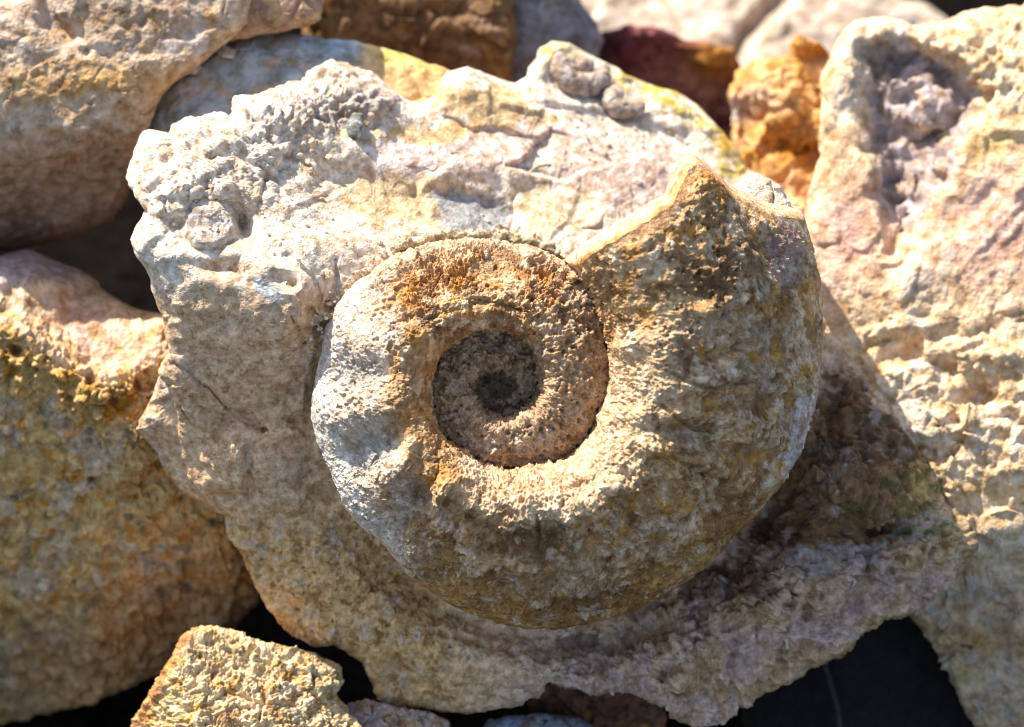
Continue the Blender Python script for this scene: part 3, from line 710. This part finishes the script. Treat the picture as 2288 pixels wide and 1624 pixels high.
def ring(cx, cy, rx, ry, r, lift, cfun, seed):
    a = np.linspace(0.3, 2*math.pi + 0.2, 13)
    return tube("shell_ring", on([(cx + rx*math.cos(q), cy + ry*math.sin(q)) for q in a], lift), [r]*13, M_MATRIX, cfun, fossil, 0.8, 10, 5, seed, 0.5)
ring(1022, 357, 30, 17, 2.2, 1.5, c_cream, 40); ring(1148, 384, 12, 10, 2.0, 1.5, c_cream, 42)
rq = random.Random(11)
for k in range(16):
    sx, sy = rq.uniform(1480, 2020), rq.uniform(1180, 1480)
    if sy < 1400 - 0.32*(sx - 1200) or sy > 1560 - 0.42*(sx - 1500): continue
    a0 = rq.uniform(0, 6.28); rr_ = rq.uniform(10, 24)
    tube("shell_sliver", on([(sx + rr_*math.cos(a0 + q), sy + 0.7*rr_*math.sin(a0 + q)) for q in (0, 0.6, 1.2, 1.8)], 6), [1.6, 3.2, 3.4, 1.6], M_MATRIX, c_cream if k % 3 else c_grey, fossil, 0.8, 10, 6, 50+k, 0.5)
# loose crumbs caught on the ledges and round the foot of the coil
_t = (1 + 5**0.5)/2
ICO = np.array([(-1,_t,0),(1,_t,0),(-1,-_t,0),(1,-_t,0),(0,-1,_t),(0,1,_t),(0,-1,-_t),(0,1,-_t),(_t,0,-1),(_t,0,1),(-_t,0,-1),(-_t,0,1)], float)/1.9
ICF = [(0,11,5),(0,5,1),(0,1,7),(0,7,10),(0,10,11),(1,5,9),(5,11,4),(11,10,2),(10,7,6),(7,1,8),(3,9,4),(3,4,2),(3,2,6),(3,6,8),(3,8,9),(4,9,5),(2,4,11),(6,2,10),(8,6,7),(9,8,1)]
cr_ = np.random.RandomState(21); ck = []
for k in range(420):
    q = cr_.rand()
    if q < 0.45:
        th_ = -cr_.uniform(190, 330); rr_ = r_out(th_) + abs(cr_.normal(0, 22)) + 4
        ck.append((AC[0] + rr_*math.cos(math.radians(th_)), AC[1] - rr_*math.sin(math.radians(th_))))
    elif q < 0.75: ck.append((cr_.uniform(360, 760), cr_.uniform(300, 600)))
    else: ck.append((cr_.uniform(1150, 1560), cr_.uniform(250, 420)))
ck = np.array(ck); ch = main_h(ck[:, 0], ck[:, 1]); cv, cf = [], []
for (qx, qy), qh in zip(ck, ch):
    r_ = cr_.gamma(3.0, 1.15) + 1.2; b0 = 12*len(cv)
    cv.append(ICO*r_*(0.65 + 0.7*cr_.rand(12, 1))*np.array([1, 0.85, 0.7]) + np.array([qx, qy, qh + 0.35*r_]))
    cf += [(b0+a, b0+c_, b0+b, b0+b) for a, b, c_ in ICF]
cv = np.concatenate(cv); cc_ = np.repeat(np.array([0.62, 0.54, 0.42])*(0.75 + 0.5*cr_.rand(len(ck), 1)), 12, 0)
o = make_mesh("crumbs", world(cv), np.array(cf)[:, [0, 2, 1, 1]], cc_, M_MATRIX, fossil); o["kind"] = "stuff"
o.data.polygons.foreach_set("use_smooth", np.zeros(len(o.data.polygons), bool))
# crumbly olive grey seam along the top of the coil
rs = random.Random(4)
seam = [(880,556),(930,540),(985,528),(1040,522),(1095,524),(1150,532),(1205,546),(1240,566)]
sx_ = np.linspace(880, 1240, 26); sy_ = np.interp(sx_, [p[0] for p in seam], [p[1] for p in seam])
tube("crust_seam", [(x, y + rs.uniform(-5, 5), surf(x, y) + 16 + rs.uniform(-10, 8)) for x, y in zip(sx_, sy_)], [5 + rs.uniform(0, 10) for _ in sx_], M_MATRIX, c_olive, fossil, 9, 34, 12, 20, 8)
def c_white(P, D, n):
    n2 = fbm(P, 40, 4, 0.65, seed=98)
    c = np.tile(WHITE*0.98, (len(P), 1)); return mix(c, (0.56, 0.46, 0.30), 0.6*sstep(0.1, 0.45, n2))
plate_rock("shell_plate", [(1640,430),(1655,400),(1690,386),(1720,402),(1728,430),(1718,470),(1690,482),(1650,470)], -278, (-0.15, 0.5), M_MATRIX, c_white, parent=fossil, seed=1)
plate_rock("shell_plate", [(1730,412),(1740,410),(1762,445),(1774,486),(1750,492),(1722,480)], -288, (-0.25, 0.4), M_MATRIX, c_white, parent=fossil, seed=2)

# ------------------------------------------------------------------ rocks around it
def generic_d(a_chip=20, s_chip=110, a_fbm=10, a_pit=8, s_pit=40, a_fine=4, seed=0, keep=0.5):
    def d(P, n):
        D = a_fbm*fbm(P, 130, 4, 0.55, seed=100+seed) + a_chip*chips(P, s_chip, 101+seed) + 0.5*a_chip*chips(P, s_chip*0.42, 102+seed)
        sm = 1 - 0.8*sstep(-0.05, 0.2, fbm(P, 170, 3, seed=106+seed))
        D += a_fine*fbm(P, 24, 3, 0.6, seed=103+seed)*sm
        if a_pit: D -= sm*(a_pit*pits(P, s_pit, 104+seed, keep) + 0.6*a_pit*pits(P, s_pit*0.45, 105+seed, keep))
        return D
    return d
def generic_c(base, patches, seed=0, var=0.2):
    """patches: (colour, noise scale, threshold, weight)"""
    def c(P, D, n):
        out = np.tile(np.asarray(base, float), (len(P), 1))
        for k, (col, s_, th, wt) in enumerate(patches):
            out = mix(out, col, wt*sstep(th, th + 0.28, fbm(P, s_, 4, 0.62, seed=120+seed+k)))
        return out*(1 + var*fbm(P, 18, 3, 0.7, seed=140+seed))[:, None]
    return c

# upper left boulder
def h_ul(x, y):
    a = plane(x, y, 300, 150, -520, 0.04, 0.05, 0.98)
    b = smin([plane(x, y, 150, 250, -515, 0.12, -0.5, 0.9), plane(x, y, 150, 290, -535, 0.15, -0.9, 0.55)], 12)
    e = plane(x, y, 60, 30, -520, -0.3, 0.45, 0.8)
    r_ = plane(x, y, 600, 60, -540, 0.35, -0.05, 0.95)
    return smin([a, b, e, r_], 14) - 50*groove(x, y, [(95,-60),(110,40),(150,80)], 22)
def c_ul(P, D, n):
    x, y = warp(P, 40, 110, 46)
    n1 = fbm(P, 120, 4, 0.6, seed=150); n2 = fbm(P, 45, 4, 0.65, seed=151)
    c = np.tile(np.array([0.52, 0.45, 0.35]), (len(P), 1))
    c = mix(c, (0.45, 0.42, 0.38), 0.8*sstep(0.0, 0.35, n1)*sstep(230, 150, y))
    c = mix(c, (0.47, 0.29, 0.10), 0.85*gs(x, y, 200, 180, 260, 45, 0))
    c = mix(c, (0.27, 0.19, 0.12), 0.7*gs(x, y, 300, 30, 170, 60))
    c = mix(c, (0.60, 0.48, 0.38), 0.8*gs(x, y, 20, 10, 90, 50))
    c = mix(c, OLIVE, 0.7*gs(x, y, 635, 18, 30, 12)); c = mix(c, (0.36, 0.26, 0.20), 0.7*gs(x, y, 680, 30, 60, 40))
    c = mix(c, OCHRE, 0.5*sstep(0.15, 0.4, n2)); c = mix(c, (0.16, 0.10, 0.06), 0.6*sstep(0.3, 0.5, -n2))
    c = mix(c, (0.20, 0.13, 0.08), 0.6*sstep(250, 420, y))  # lower part darkened: shade from nearby rocks painted into the colour
    return c
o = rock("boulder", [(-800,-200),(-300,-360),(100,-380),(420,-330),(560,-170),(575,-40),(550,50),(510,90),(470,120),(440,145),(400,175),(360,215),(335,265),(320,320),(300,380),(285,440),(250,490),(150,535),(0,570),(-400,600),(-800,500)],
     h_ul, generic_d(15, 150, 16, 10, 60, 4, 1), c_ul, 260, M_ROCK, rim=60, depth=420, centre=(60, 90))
tag(o, "big tan and ochre boulder at the upper left with a shaded underside", "boulder", "rocks of the pile")

o = rock("rock", [(455,60),(470,-60),(520,-170),(690,-190),(728,-60),(724,10),(712,45),(688,60),(640,68),(570,78),(500,95),(470,88)],
     lambda x, y: smin([plane(x, y, 620, 30, -600, 0.05, 0.02, 0.98), plane(x, y, 620, 40, -595, 0.0, -0.55, 0.85), plane(x, y, 690, 20, -610, 0.5, 0.1, 0.85)], 12),
     generic_d(14, 110, 12, 6, 50, 4, 9), generic_c((0.36, 0.26, 0.19), [((0.46, 0.33, 0.17), 70, 0.0, 0.7), ((0.20, 0.14, 0.10), 60, 0.15, 0.6), (OLIVE, 40, 0.35, 0.6)], 15), 120, M_ROCK, rim=36, depth=220)
tag(o, "rounded pinkish brown rock touching the tan boulder at the top, above the grey slab", "rock", "rocks of the pile")
# blue grey slab behind the block
def h_slab(x, y): return smin([plane(x, y, 680, 200, -680, 0.0, 0.35, 0.9), plane(x, y, 380, 260, -705, -0.4, 0.2, 0.9), plane(x, y, 980, 160, -715, 0.2, 0.5, 0.8)], 12) - 16*sstep(740, 780, x - 0.3*(y - 120))
def c_slab(P, D, n):
    x, y = warp(P, 26, 80, 47); n2 = fbm(P, 45, 4, 0.65, seed=161); n1 = fbm(P, 120, 3, seed=160)
    c = np.tile(np.array([0.38, 0.48, 0.53]), (len(P), 1))
    c = mix(c, (0.46, 0.38, 0.24), 0.7*sstep(0.05, 0.4, n2)); c = mix(c, LILAC, 0.6*gs(x, y, 420, 200, 40, 30))
    c = mix(c, (0.62, 0.48, 0.26), sstep(770, 830, x)); c = mix(c, OLIVE*1.3, 0.8*gs(x, y, 900, 128, 60, 14, -14)); c = mix(c, (0.52, 0.30, 0.10), 0.6*gs(x, y, 980, 150, 40, 20))  # colour switches at the boulder's shadow edge, sunlit end painted yellow
    return c
o = rock("slab", [(320,330),(335,250),(350,210),(400,170),(440,140),(480,110),(530,90),(600,80),(680,78),(730,88),(790,92),(850,105),(930,130),(1005,160),(1060,260),(1000,420),(700,420),(420,430)],
     h_slab, generic_d(12, 120, 8, 4, 40, 3, 2), c_slab, 200, M_SMOOTH, rim=40, depth=260)
tag(o, "blue grey slab wedged behind the fossil block, its right end yellow and sunlit", "stone slab", "rocks of the pile", "thing")
for k, (out, w0, lab) in enumerate([([(470,85),(484,78),(500,100),(524,112),(520,130),(496,128),(478,112)], -655, "thin bluish stone flake upright on the grey slab's top edge"),
                               ([(395,150),(412,138),(440,136),(450,150),(436,166),(410,164)], -655, "small whitish stone flake between the tan boulder and the grey slab")]):
    o = plate_rock("stone_flake", out, w0, (0.1, 0.5), M_SMOOTH, generic_c((0.40, 0.40, 0.45), [(WHITE, 30, 0.0, 0.6)], 5+k), 40, 10, 70, 4, None, 5+k)
    tag(o, lab, "stone flake", "stone flakes on the slab")

# dark brown rock at the back
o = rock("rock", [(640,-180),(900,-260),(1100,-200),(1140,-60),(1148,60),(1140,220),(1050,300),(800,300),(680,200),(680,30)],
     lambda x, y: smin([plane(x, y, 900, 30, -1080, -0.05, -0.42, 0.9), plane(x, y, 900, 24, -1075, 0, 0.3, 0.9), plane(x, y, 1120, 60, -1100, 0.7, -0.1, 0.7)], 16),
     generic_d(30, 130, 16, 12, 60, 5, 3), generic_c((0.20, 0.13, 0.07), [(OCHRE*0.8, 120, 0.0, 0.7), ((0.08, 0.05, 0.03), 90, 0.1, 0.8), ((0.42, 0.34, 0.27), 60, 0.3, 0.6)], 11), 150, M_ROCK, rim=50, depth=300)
tag(o, "dark brown shaded rock at the top behind the grey slab", "rock", "rocks of the pile")
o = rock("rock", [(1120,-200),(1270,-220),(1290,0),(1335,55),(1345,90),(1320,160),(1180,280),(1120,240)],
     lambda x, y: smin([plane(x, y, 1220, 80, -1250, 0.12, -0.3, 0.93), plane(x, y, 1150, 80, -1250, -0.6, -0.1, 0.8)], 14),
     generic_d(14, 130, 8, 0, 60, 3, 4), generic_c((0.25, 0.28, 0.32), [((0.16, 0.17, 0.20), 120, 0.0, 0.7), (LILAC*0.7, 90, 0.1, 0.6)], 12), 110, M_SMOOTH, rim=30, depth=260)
tag(o, "bluish grey shaded stone at the top between a brown rock and a pale boulder", "rock", "rocks of the pile")

# pale boulder far behind
def h_pale(x, y): return smin([plane(x, y, 1700, 60, -2000, -0.02, 0.5, 0.85), plane(x, y, 1800, -40, -2010, 0.25, 0.3, 0.9), plane(x, y, 1350, 40, -2010, -0.3, 0.3, 0.9)], 25) - 70*groove(x, y, [(1625,140),(1660,80),(1700,40),(1760,-20)], 17)
o = rock("boulder", [(1190,-150),(1400,-330),(1800,-250),(1960,-60),(2015,0),(2070,18),(2125,52),(2250,260),(2000,420),(1600,420),(1300,340),(1200,120)],
     h_pale, generic_d(16, 220, 14, 6, 90, 4, 5), generic_c((0.50, 0.45, 0.37), [((0.58, 0.52, 0.43), 200, -0.1, 0.8), ((0.42, 0.35, 0.24), 120, 0.2, 0.6)], 13, 0.1), 150, M_SMOOTH, rim=70, depth=420)
tag(o, "smooth pale grey boulder far back at the top, split by a dark crack", "boulder", "rocks of the pile")

# maroon rock and orange rock
def c_red(P, D, n):
    x, y = warp(P, 20, 70, 48); n2 = fbm(P, 50, 4, 0.65, seed=171)
    c = np.tile(RED*1.0, (len(P), 1)); c = mix(c, (0.34, 0.20, 0.15), 0.8*gs(x, y, 1510, 190, 90, 60)); c = mix(c, (0.24, 0.11, 0.10), 0.7*sstep(0.0, 0.4, n2)); c = mix(c, (0.04, 0.02, 0.02), 0.8*gs(x, y, 1340, 110, 40, 60))
    c = mix(c, (0.36, 0.19, 0.04), 0.95*gs(x, y, 1600, 130, 60, 50)); return mix(c, (0.40, 0.25, 0.20), 0.8*sstep(150, 220, y)*sstep(-0.3, 0.2, n2))
o = rock("rock", [(1318,110),(1345,75),(1400,58),(1450,60),(1500,75),(1530,88),(1580,92),(1640,110),(1655,160),(1640,320),(1480,360),(1340,260)],
     lambda x, y: smin([plane(x, y, 1450, 90, -1400, 0.2, -0.5, 0.85), plane(x, y, 1400, 90, -1400, -0.3, -0.3, 0.9), plane(x, y, 1580, 110, -1400, 0.4, -0.3, 0.9)], 14) + 30*gs(x, y, 1600, 130, 50, 40),
     generic_d(14, 90, 14, 8, 50, 3, 6), c_red, 120, M_ROCK, rim=34, depth=240)
tag(o, "maroon rock with an ochre right end behind the fossil block's peak", "rock", "rocks of the pile")
def h_or(x, y):
    P0 = np.stack([x, y, 0*x], 1)
    h = plane(x, y, 1750, 300, -1050, 0.0, 0.30, 0.95) + 60*fbm(P0, 150, 3, seed=181) + 46*gs(x, y, 1740, 220, 60, 60) - 40*gs(x, y, 1770, 330, 70, 40, 20) - 60*gs(x, y, 1660, 260, 30, 60)
    return h - 60*gs(x, y, 1820, 120, 34, 22) + 40*gs(x, y, 1700, 390, 60, 50) - 50*gs(x, y, 1640, 120, 40, 50)
def c_or(P, D, n):
    x, y = warp(P, 24, 70, 49); n2 = fbm(P, 55, 4, 0.65, seed=182)
    c = np.tile(np.array([0.58, 0.40, 0.20]), (len(P), 1)); c = mix(c, (0.50, 0.29, 0.08), 0.85*sstep(-0.1, 0.25, n2)); c = mix(c, (0.66, 0.52, 0.40), 0.7*gs(x, y, 1690, 230, 50, 40))
    c = mix(c, (0.36, 0.15, 0.02), 0.9*np.clip(gs(x, y, 1770, 330, 60, 50) + gs(x, y, 1820, 120, 40, 26), 0, 1)); c = mix(c, (0.42, 0.44, 0.50), 0.7*gs(x, y, 1640, 245, 26, 30))
    return mix(c, (0.60, 0.44, 0.30), 0.6*sstep(370, 430, y))
o = rock("rock", [(1630,230),(1645,165),(1690,140),(1760,122),(1795,90),(1830,88),(1862,125),(1900,200),(1920,400),(1900,620),(1760,640),(1640,470)],
     h_or, generic_d(26, 120, 48, 26, 90, 4, 7), c_or, 170, M_ROCK, rim=40, depth=260)
tag(o, "lumpy orange and yellow rock behind the fossil block's right shoulder", "rock", "rocks of the pile")

# the large rock on the right
PIT = [(1925,110),(2010,85),(2120,150),(2190,210),(2165,290),(2140,330),(2130,400),(2085,420),(2030,520),(2005,548),(1965,440),(1945,330),(1930,230)]
def h_r(x, y):
    P0 = np.stack([x, y, 0*x], 1); x2 = x + 26*fbm(P0, 110, 3, seed=191); y2 = y + 26*fbm(P0, 110, 3, seed=192)
    face = plane(x2, y2, 2000, 700, -640, -0.12, 0.26, 0.95)
    top = plane(x2, y2, 2150, 110, -785, -0.05, 0.62, 0.78)
    low = plane(x2, y2, 2200, 1270, -600, 0.0, -0.34, 0.92)
    lf = plane(x2, y2, 1880, 500, -625, -0.6, 0.1, 0.8)
    h = smin([face, top, low, lf], 14)
    h = h - 105*inpoly(x2, y2, PIT, 34) + 20*gs(x, y, 2080, 250, 60, 40) - 50*gs(x, y, 2075, 310, 40, 14, 10)
    h = h + scarp(x2, y2, [(1990,600),(2080,560),(2180,480),(2300,400)], -26, 200, 40) - 10*groove(x2, y2, [(1990,560),(2000,700),(1985,820)], 20)
    h = h - 70*gs(x, y, 2192, 880, 42, 36) - 50*gs(x, y, 2125, 830, 34, 26) - 40*gs(x, y, 2015, 790, 30, 24) - 50*gs(x, y, 2040, 1070, 34, 30) + 30*gs(x, y, 2240, 790, 80, 26, -6)
    h = h + scarp(x2, y2, [(1900,760),(2020,740),(2150,745),(2330,700)], 22, 60, 20) + scarp(x2, y2, [(1990,960),(2080,950),(2180,960),(2330,930)], 18, 80, 22)
    return h + scarp(x2, y2, [(2080,1170),(2180,1150),(2330,1100)], 16, 90, 24) + 40*gs(x, y, 2230, 1180, 50, 26)
def d_r(P, n):
    x, y = P[:, 0], P[:, 1]; pk = np.clip(gs(x, y, 2150, 130, 220, 110) + 0.8*gs(x, y, 2130, 950, 220, 190) + 0.7*sstep(1240, 1330, y), 0, 1)
    pink = np.clip(gs(x, y, 2240, 500, 150, 150) + gs(x, y, 1890, 500, 80, 130), 0, 1)
    D = 12*fbm(P, 130, 4, seed=193) + (22*chips(P, 110, 194) + 14*chips(P, 46, 195)*(0.35 + pk))*(1 - 0.75*pink) + inpoly(x, y, PIT, 30)*(44*fbm(P, 90, 4, seed=190) + 26*chips(P, 60, 189))
    D += 15*fbm(P, 60, 4, 0.6, seed=196, billow=True)*(0.25 + pk)*(1 - 0.7*pink) - 20*pits(P, 62, 197, 0.5)*pk - 10*pits(P, 28, 198, 0.5)*(0.2 + pk)
    # diagonal tool-like streaks on the pink face
    st = perlin(np.stack([(P[:, 0] + 0.9*P[:, 1])/1.0, (P[:, 1] - 0.9*P[:, 0])*0.16, P[:, 2]*0.2], 1), 26, 7)
    return D + 8*st*gs(x, y, 2220, 520, 130, 150)
def c_r(P, D, n):
    x, y = warp(P, 34, 100, 50); n1 = fbm(P, 120, 4, 0.6, seed=201); n2 = fbm(P, 46, 4, 0.65, seed=202)
    c = np.tile(np.array([0.66, 0.53, 0.34]), (len(P), 1)); c = mix(c, WHITE*1.04, 0.6*sstep(0, 0.4, n1)); c = mix(c, (0.58, 0.42, 0.20), 0.6*sstep(0.1, 0.4, n2))
    c = mix(c, (0.60, 0.41, 0.33), 0.9*np.clip(gs(x, y, 2240, 510, 180, 150) + gs(x, y, 1890, 520, 90, 140), 0, 1)); c = mix(c, (0.48, 0.33, 0.30), 0.5*gs(x, y, 2240, 500, 130, 140)*sstep(0, 0.3, n2))
    c = mix(c, (0.58, 0.44, 0.20), 0.8*gs(x, y, 2230, 330, 90, 40, 25))
    c = mix(c, (0.40, 0.37, 0.38), 0.9*inpoly(x, y, PIT, 20)*sstep(-0.4, 0.1, n1 + 0.2)); c = mix(c, (0.50, 0.38, 0.22), 0.6*inpoly(x, y, PIT, 20)*sstep(0.1, 0.4, n2))
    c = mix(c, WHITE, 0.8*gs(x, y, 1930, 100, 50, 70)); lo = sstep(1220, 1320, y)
    c = mix(c, (0.44, 0.36, 0.25), 0.8*lo); c = mix(c, (0.36, 0.37, 0.36), 0.7*lo*sstep(0, 0.3, n2)); c = mix(c, (0.38, 0.25, 0.09), 0.8*gs(x, y, 2180, 1430, 110, 30)*lo)  # darkened from the block's shadow edge downwards, shade put into the colour
    return mix(c, MOSS*2, 0.5*gs(x, y, 2160, 1520, 40, 20))
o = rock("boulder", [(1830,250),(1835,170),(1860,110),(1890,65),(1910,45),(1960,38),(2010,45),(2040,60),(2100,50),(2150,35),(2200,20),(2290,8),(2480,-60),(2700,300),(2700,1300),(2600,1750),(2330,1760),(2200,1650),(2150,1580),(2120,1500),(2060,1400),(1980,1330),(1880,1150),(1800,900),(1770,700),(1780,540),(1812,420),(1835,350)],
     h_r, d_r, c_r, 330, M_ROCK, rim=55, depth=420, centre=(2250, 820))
tag(o, "large sunlit cream and pink boulder at right with a grey hollow near its top", "boulder", "rocks of the pile")

# rock on the left
def h_l(x, y):
    P0 = np.stack([x, y, 0*x], 1); x2 = x + 24*fbm(P0, 110, 3, seed=211); y2 = y + 24*fbm(P0, 110, 3, seed=212)
    ycr = np.interp(x2, [-200,0,100,220,300,380,450], [700,735,790,865,850,800,800])
    top = -510 - 0.85*(ycr - y2) - 1.2*np.maximum(655 - y2 + 0.35*(x2 - 130), 0)
    dy = np.maximum(y2 - ycr, 0); front = -510 - 0.25*(y2 - ycr) - 0.00062*dy*dy - 0.05*(x2 - 200)
    rt = plane(x2, y2, 330, 1000, -580, 0.45, -0.2, 0.85)
    return smin([top, front, rt], 12) + 30*gs(x, y, 60, 600, 80, 30)
def d_l(P, n):
    x, y = P[:, 0], P[:, 1]; ycr = np.interp(x, [-200,0,100,220,300,380,450], [700,735,790,865,850,800,800])
    fr = sstep(-40, 40, y - ycr); cr = np.exp(-((y - ycr - 30)/70)**2)
    D = 12*fbm(P, 130, 4, seed=213) + 14*chips(P, 110, 214) + 14*chips(P, 44, 215)*(0.15 + fr + cr) + 14*fbm(P, 50, 4, 0.62, seed=216, billow=True)*(0.1 + fr + 0.8*cr)
    return D - 22*pits(P, 54, 217, 0.55)*(0.05 + 0.8*fr + cr) - 10*pits(P, 26, 218, 0.6)*(0.1 + fr) + 30*cr*fbm(P, 40, 4, 0.65, seed=219)
def c_l(P, D, n):
    x, y = warp(P, 26, 80, 51); n1 = fbm(P, 120, 4, 0.6, seed=221); n2 = fbm(P, 44, 4, 0.65, seed=222)
    ycr = np.interp(x, [-200,0,100,220,300,380,450], [700,735,790,865,850,800,800]); fr = sstep(-30, 30, y - ycr); cr = np.exp(-((y - ycr - 40)/60)**2)
    c = np.tile(np.array([0.64, 0.51, 0.35]), (len(P), 1)); c = mix(c, PINK*1.05, 0.8*gs(x, y, 200, 720, 100, 50, -20)); c = mix(c, (0.60, 0.42, 0.18), 0.6*sstep(0.1, 0.4, n2))
    c = mix(c, (0.42, 0.38, 0.40), 0.85*sstep(650, 610, y)); c = mix(c, (0.54, 0.40, 0.18), 0.95*fr); c = mix(c, (0.50, 0.46, 0.36), 0.7*fr*sstep(0.0, 0.3, n1))  # grey at the upper edge paints in the hump's shade
    c = mix(c, (0.47, 0.24, 0.05), 0.85*fr*sstep(0.15, 0.4, n2)); c = mix(c, (0.16, 0.15, 0.12), 0.7*fr*sstep(0.28, 0.5, fbm(P, 50, 3, seed=223))); c = mix(c, (0.30, 0.20, 0.04), 0.7*cr*sstep(-0.1, 0.25, n2))
    return mix(c, (0.24, 0.17, 0.10), 0.6*sstep(1250, 1450, y + 0.3*(x - 200)))  # deep shade of the lower half painted in as darker brown
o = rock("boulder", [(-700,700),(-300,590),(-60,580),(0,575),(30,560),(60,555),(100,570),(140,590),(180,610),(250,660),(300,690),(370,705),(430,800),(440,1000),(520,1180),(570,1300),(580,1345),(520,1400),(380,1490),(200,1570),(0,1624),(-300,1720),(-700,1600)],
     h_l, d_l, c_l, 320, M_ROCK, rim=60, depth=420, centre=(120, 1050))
tag(o, "pitted ochre boulder at the left edge with a smooth pinkish sunlit top", "boulder", "rocks of the pile")

# front stones
def c_fl(P, D, n):
    n2 = fbm(P, 46, 4, 0.65, seed=231); n1 = fbm(P, 110, 4, seed=232); n3 = fbm(P, 16, 3, seed=233); x, y = P[:, 0], P[:, 1]
    c = np.tile(np.array([0.60, 0.52, 0.33]), (len(P), 1)); c = mix(c, WHITE, 0.8*sstep(0.0, 0.35, n1)*sstep(1480, 1560, y)); c = mix(c, (0.48, 0.33, 0.10), 0.7*sstep(0.1, 0.35, n2)); c = mix(c, PINK, 0.6*gs(x, y, 560, 1600, 90, 40)*sstep(0, 0.3, n2))
    c = mix(c, OLIVE*1.2, 0.7*gs(x, y, 400, 1580, 40, 30)*sstep(-0.2, 0.2, n2)); c = mix(c, (0.45, 0.20, 0.07), 0.8*groove(x, y, [(430,1405),(390,1450),(350,1530),(300,1624)], 16)); return mix(c, (0.25, 0.15, 0.05), 0.6*sstep(0.3, 0.55, n3 + 0.4*n2))
o = rock("stone", [(280,1700),(300,1610),(325,1560),(348,1530),(380,1470),(400,1430),(430,1405),(470,1398),(520,1405),(555,1425),(600,1438),(660,1448),(710,1465),(760,1485),(768,1520),(752,1550),(780,1590),(830,1660),(850,1780),(300,1780)],
     lambda x, y: smin([plane(x, y, 450, 1500, -395, 0.08, 0.45, 0.87), plane(x, y, 380, 1500, -400, -0.7, 0.1, 0.7), plane(x, y, 680, 1500, -420, 0.35, 0.35, 0.85)], 10),
     lambda P, n: 14*chips(P, 90, 235) + 13*chips(P, 40, 236) + 12*fbm(P, 44, 4, 0.65, seed=237, billow=True) + 6*fbm(P, 15, 3, 0.65, seed=238) - 10*pits(P, 24, 239, 0.6),
     c_fl, 260, M_ROCK, rim=34, depth=300, centre=(540, 1620))
tag(o, "rough yellowish stone at the bottom left lying in front, brightly sunlit", "stone", "rocks of the pile")
o = rock("stone", [(742,1612),(765,1585),(785,1572),(830,1566),(880,1578),(950,1590),(1000,1610),(1040,1720),(900,1780),(740,1740)], lambda x, y: plane(x, y, 870, 1610, -500, 0.0, 0.2, 0.95),
     lambda P, n: 16*chips(P, 36, 241) + 12*fbm(P, 34, 4, 0.6, seed=242, billow=True) - 8*pits(P, 20, 243), generic_c((0.42, 0.38, 0.36), [(TAN, 60, 0.1, 0.7), (BROWN, 30, 0.2, 0.6)], 31), 120, M_ROCK, rim=24, depth=160)
tag(o, "knobbly grey stone peeping in at the bottom edge under the fossil block", "stone", "rocks of the pile")
o = rock("stone", [(1060,1660),(1090,1612),(1130,1600),(1200,1594),(1290,1602),(1350,1640),(1340,1760),(1080,1760)], lambda x, y: plane(x, y, 1200, 1630, -590, 0.0, 0.1, 0.95),
     generic_d(14, 60, 6, 6, 30, 3, 21), generic_c((0.20, 0.24, 0.30), [(BROWN, 60, 0.1, 0.7)], 32), 90, M_ROCK, rim=24, depth=160)
tag(o, "small dark bluish stone at the bottom edge below the fossil block's notch", "stone", "rocks of the pile")
o = rock("stone", [(1180,1560),(1220,1500),(1330,1500),(1450,1540),(1490,1600),(1470,1720),(1200,1700)], lambda x, y: plane(x, y, 1320, 1580, -700, 0.1, -0.3, 0.95),
     generic_d(20, 60, 8, 8, 40, 3, 22), generic_c((0.16, 0.08, 0.05), [(OCHRE*0.6, 50, 0.1, 0.7), (DARK, 50, 0.0, 0.8)], 33), 90, M_ROCK, rim=24, depth=160)
tag(o, "dark reddish brown stone in the shadow under the fossil block's notch", "stone", "rocks of the pile")
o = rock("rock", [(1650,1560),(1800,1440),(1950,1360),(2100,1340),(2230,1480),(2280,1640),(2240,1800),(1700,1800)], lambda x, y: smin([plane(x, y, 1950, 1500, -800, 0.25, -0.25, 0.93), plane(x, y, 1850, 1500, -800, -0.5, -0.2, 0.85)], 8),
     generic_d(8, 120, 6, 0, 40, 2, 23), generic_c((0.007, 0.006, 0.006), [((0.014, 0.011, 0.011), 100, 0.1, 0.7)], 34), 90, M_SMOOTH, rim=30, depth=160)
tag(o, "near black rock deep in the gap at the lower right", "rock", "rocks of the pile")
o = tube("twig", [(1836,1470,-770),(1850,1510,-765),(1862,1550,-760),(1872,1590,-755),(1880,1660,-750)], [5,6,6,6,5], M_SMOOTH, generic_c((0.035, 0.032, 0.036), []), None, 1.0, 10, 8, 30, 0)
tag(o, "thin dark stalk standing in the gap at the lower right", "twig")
# ------------------------------------------------------------------ ground
gn = 160
gx = np.linspace(-1, 1, gn+1); gx = np.sign(gx)*(0.5*np.abs(gx) + 29.5*np.abs(gx)**7)
GX, GY = np.meshgrid(gx, gx, indexing='ij'); gp = np.stack([GX.ravel(), GY.ravel(), 0*GX.ravel()], 1)
near = np.exp(-(gp[:, 0]**2 + gp[:, 1]**2)/0.5)
gp[:, 2] = -0.168 + 0.006*fbm(gp + 3, 0.06, 4, seed=301)*near
gi = np.arange((gn+1)**2).reshape(gn+1, gn+1)
gF = np.stack([gi[:-1, :-1], gi[1:, :-1], gi[1:, 1:], gi[:-1, 1:]], -1).reshape(-1, 4)
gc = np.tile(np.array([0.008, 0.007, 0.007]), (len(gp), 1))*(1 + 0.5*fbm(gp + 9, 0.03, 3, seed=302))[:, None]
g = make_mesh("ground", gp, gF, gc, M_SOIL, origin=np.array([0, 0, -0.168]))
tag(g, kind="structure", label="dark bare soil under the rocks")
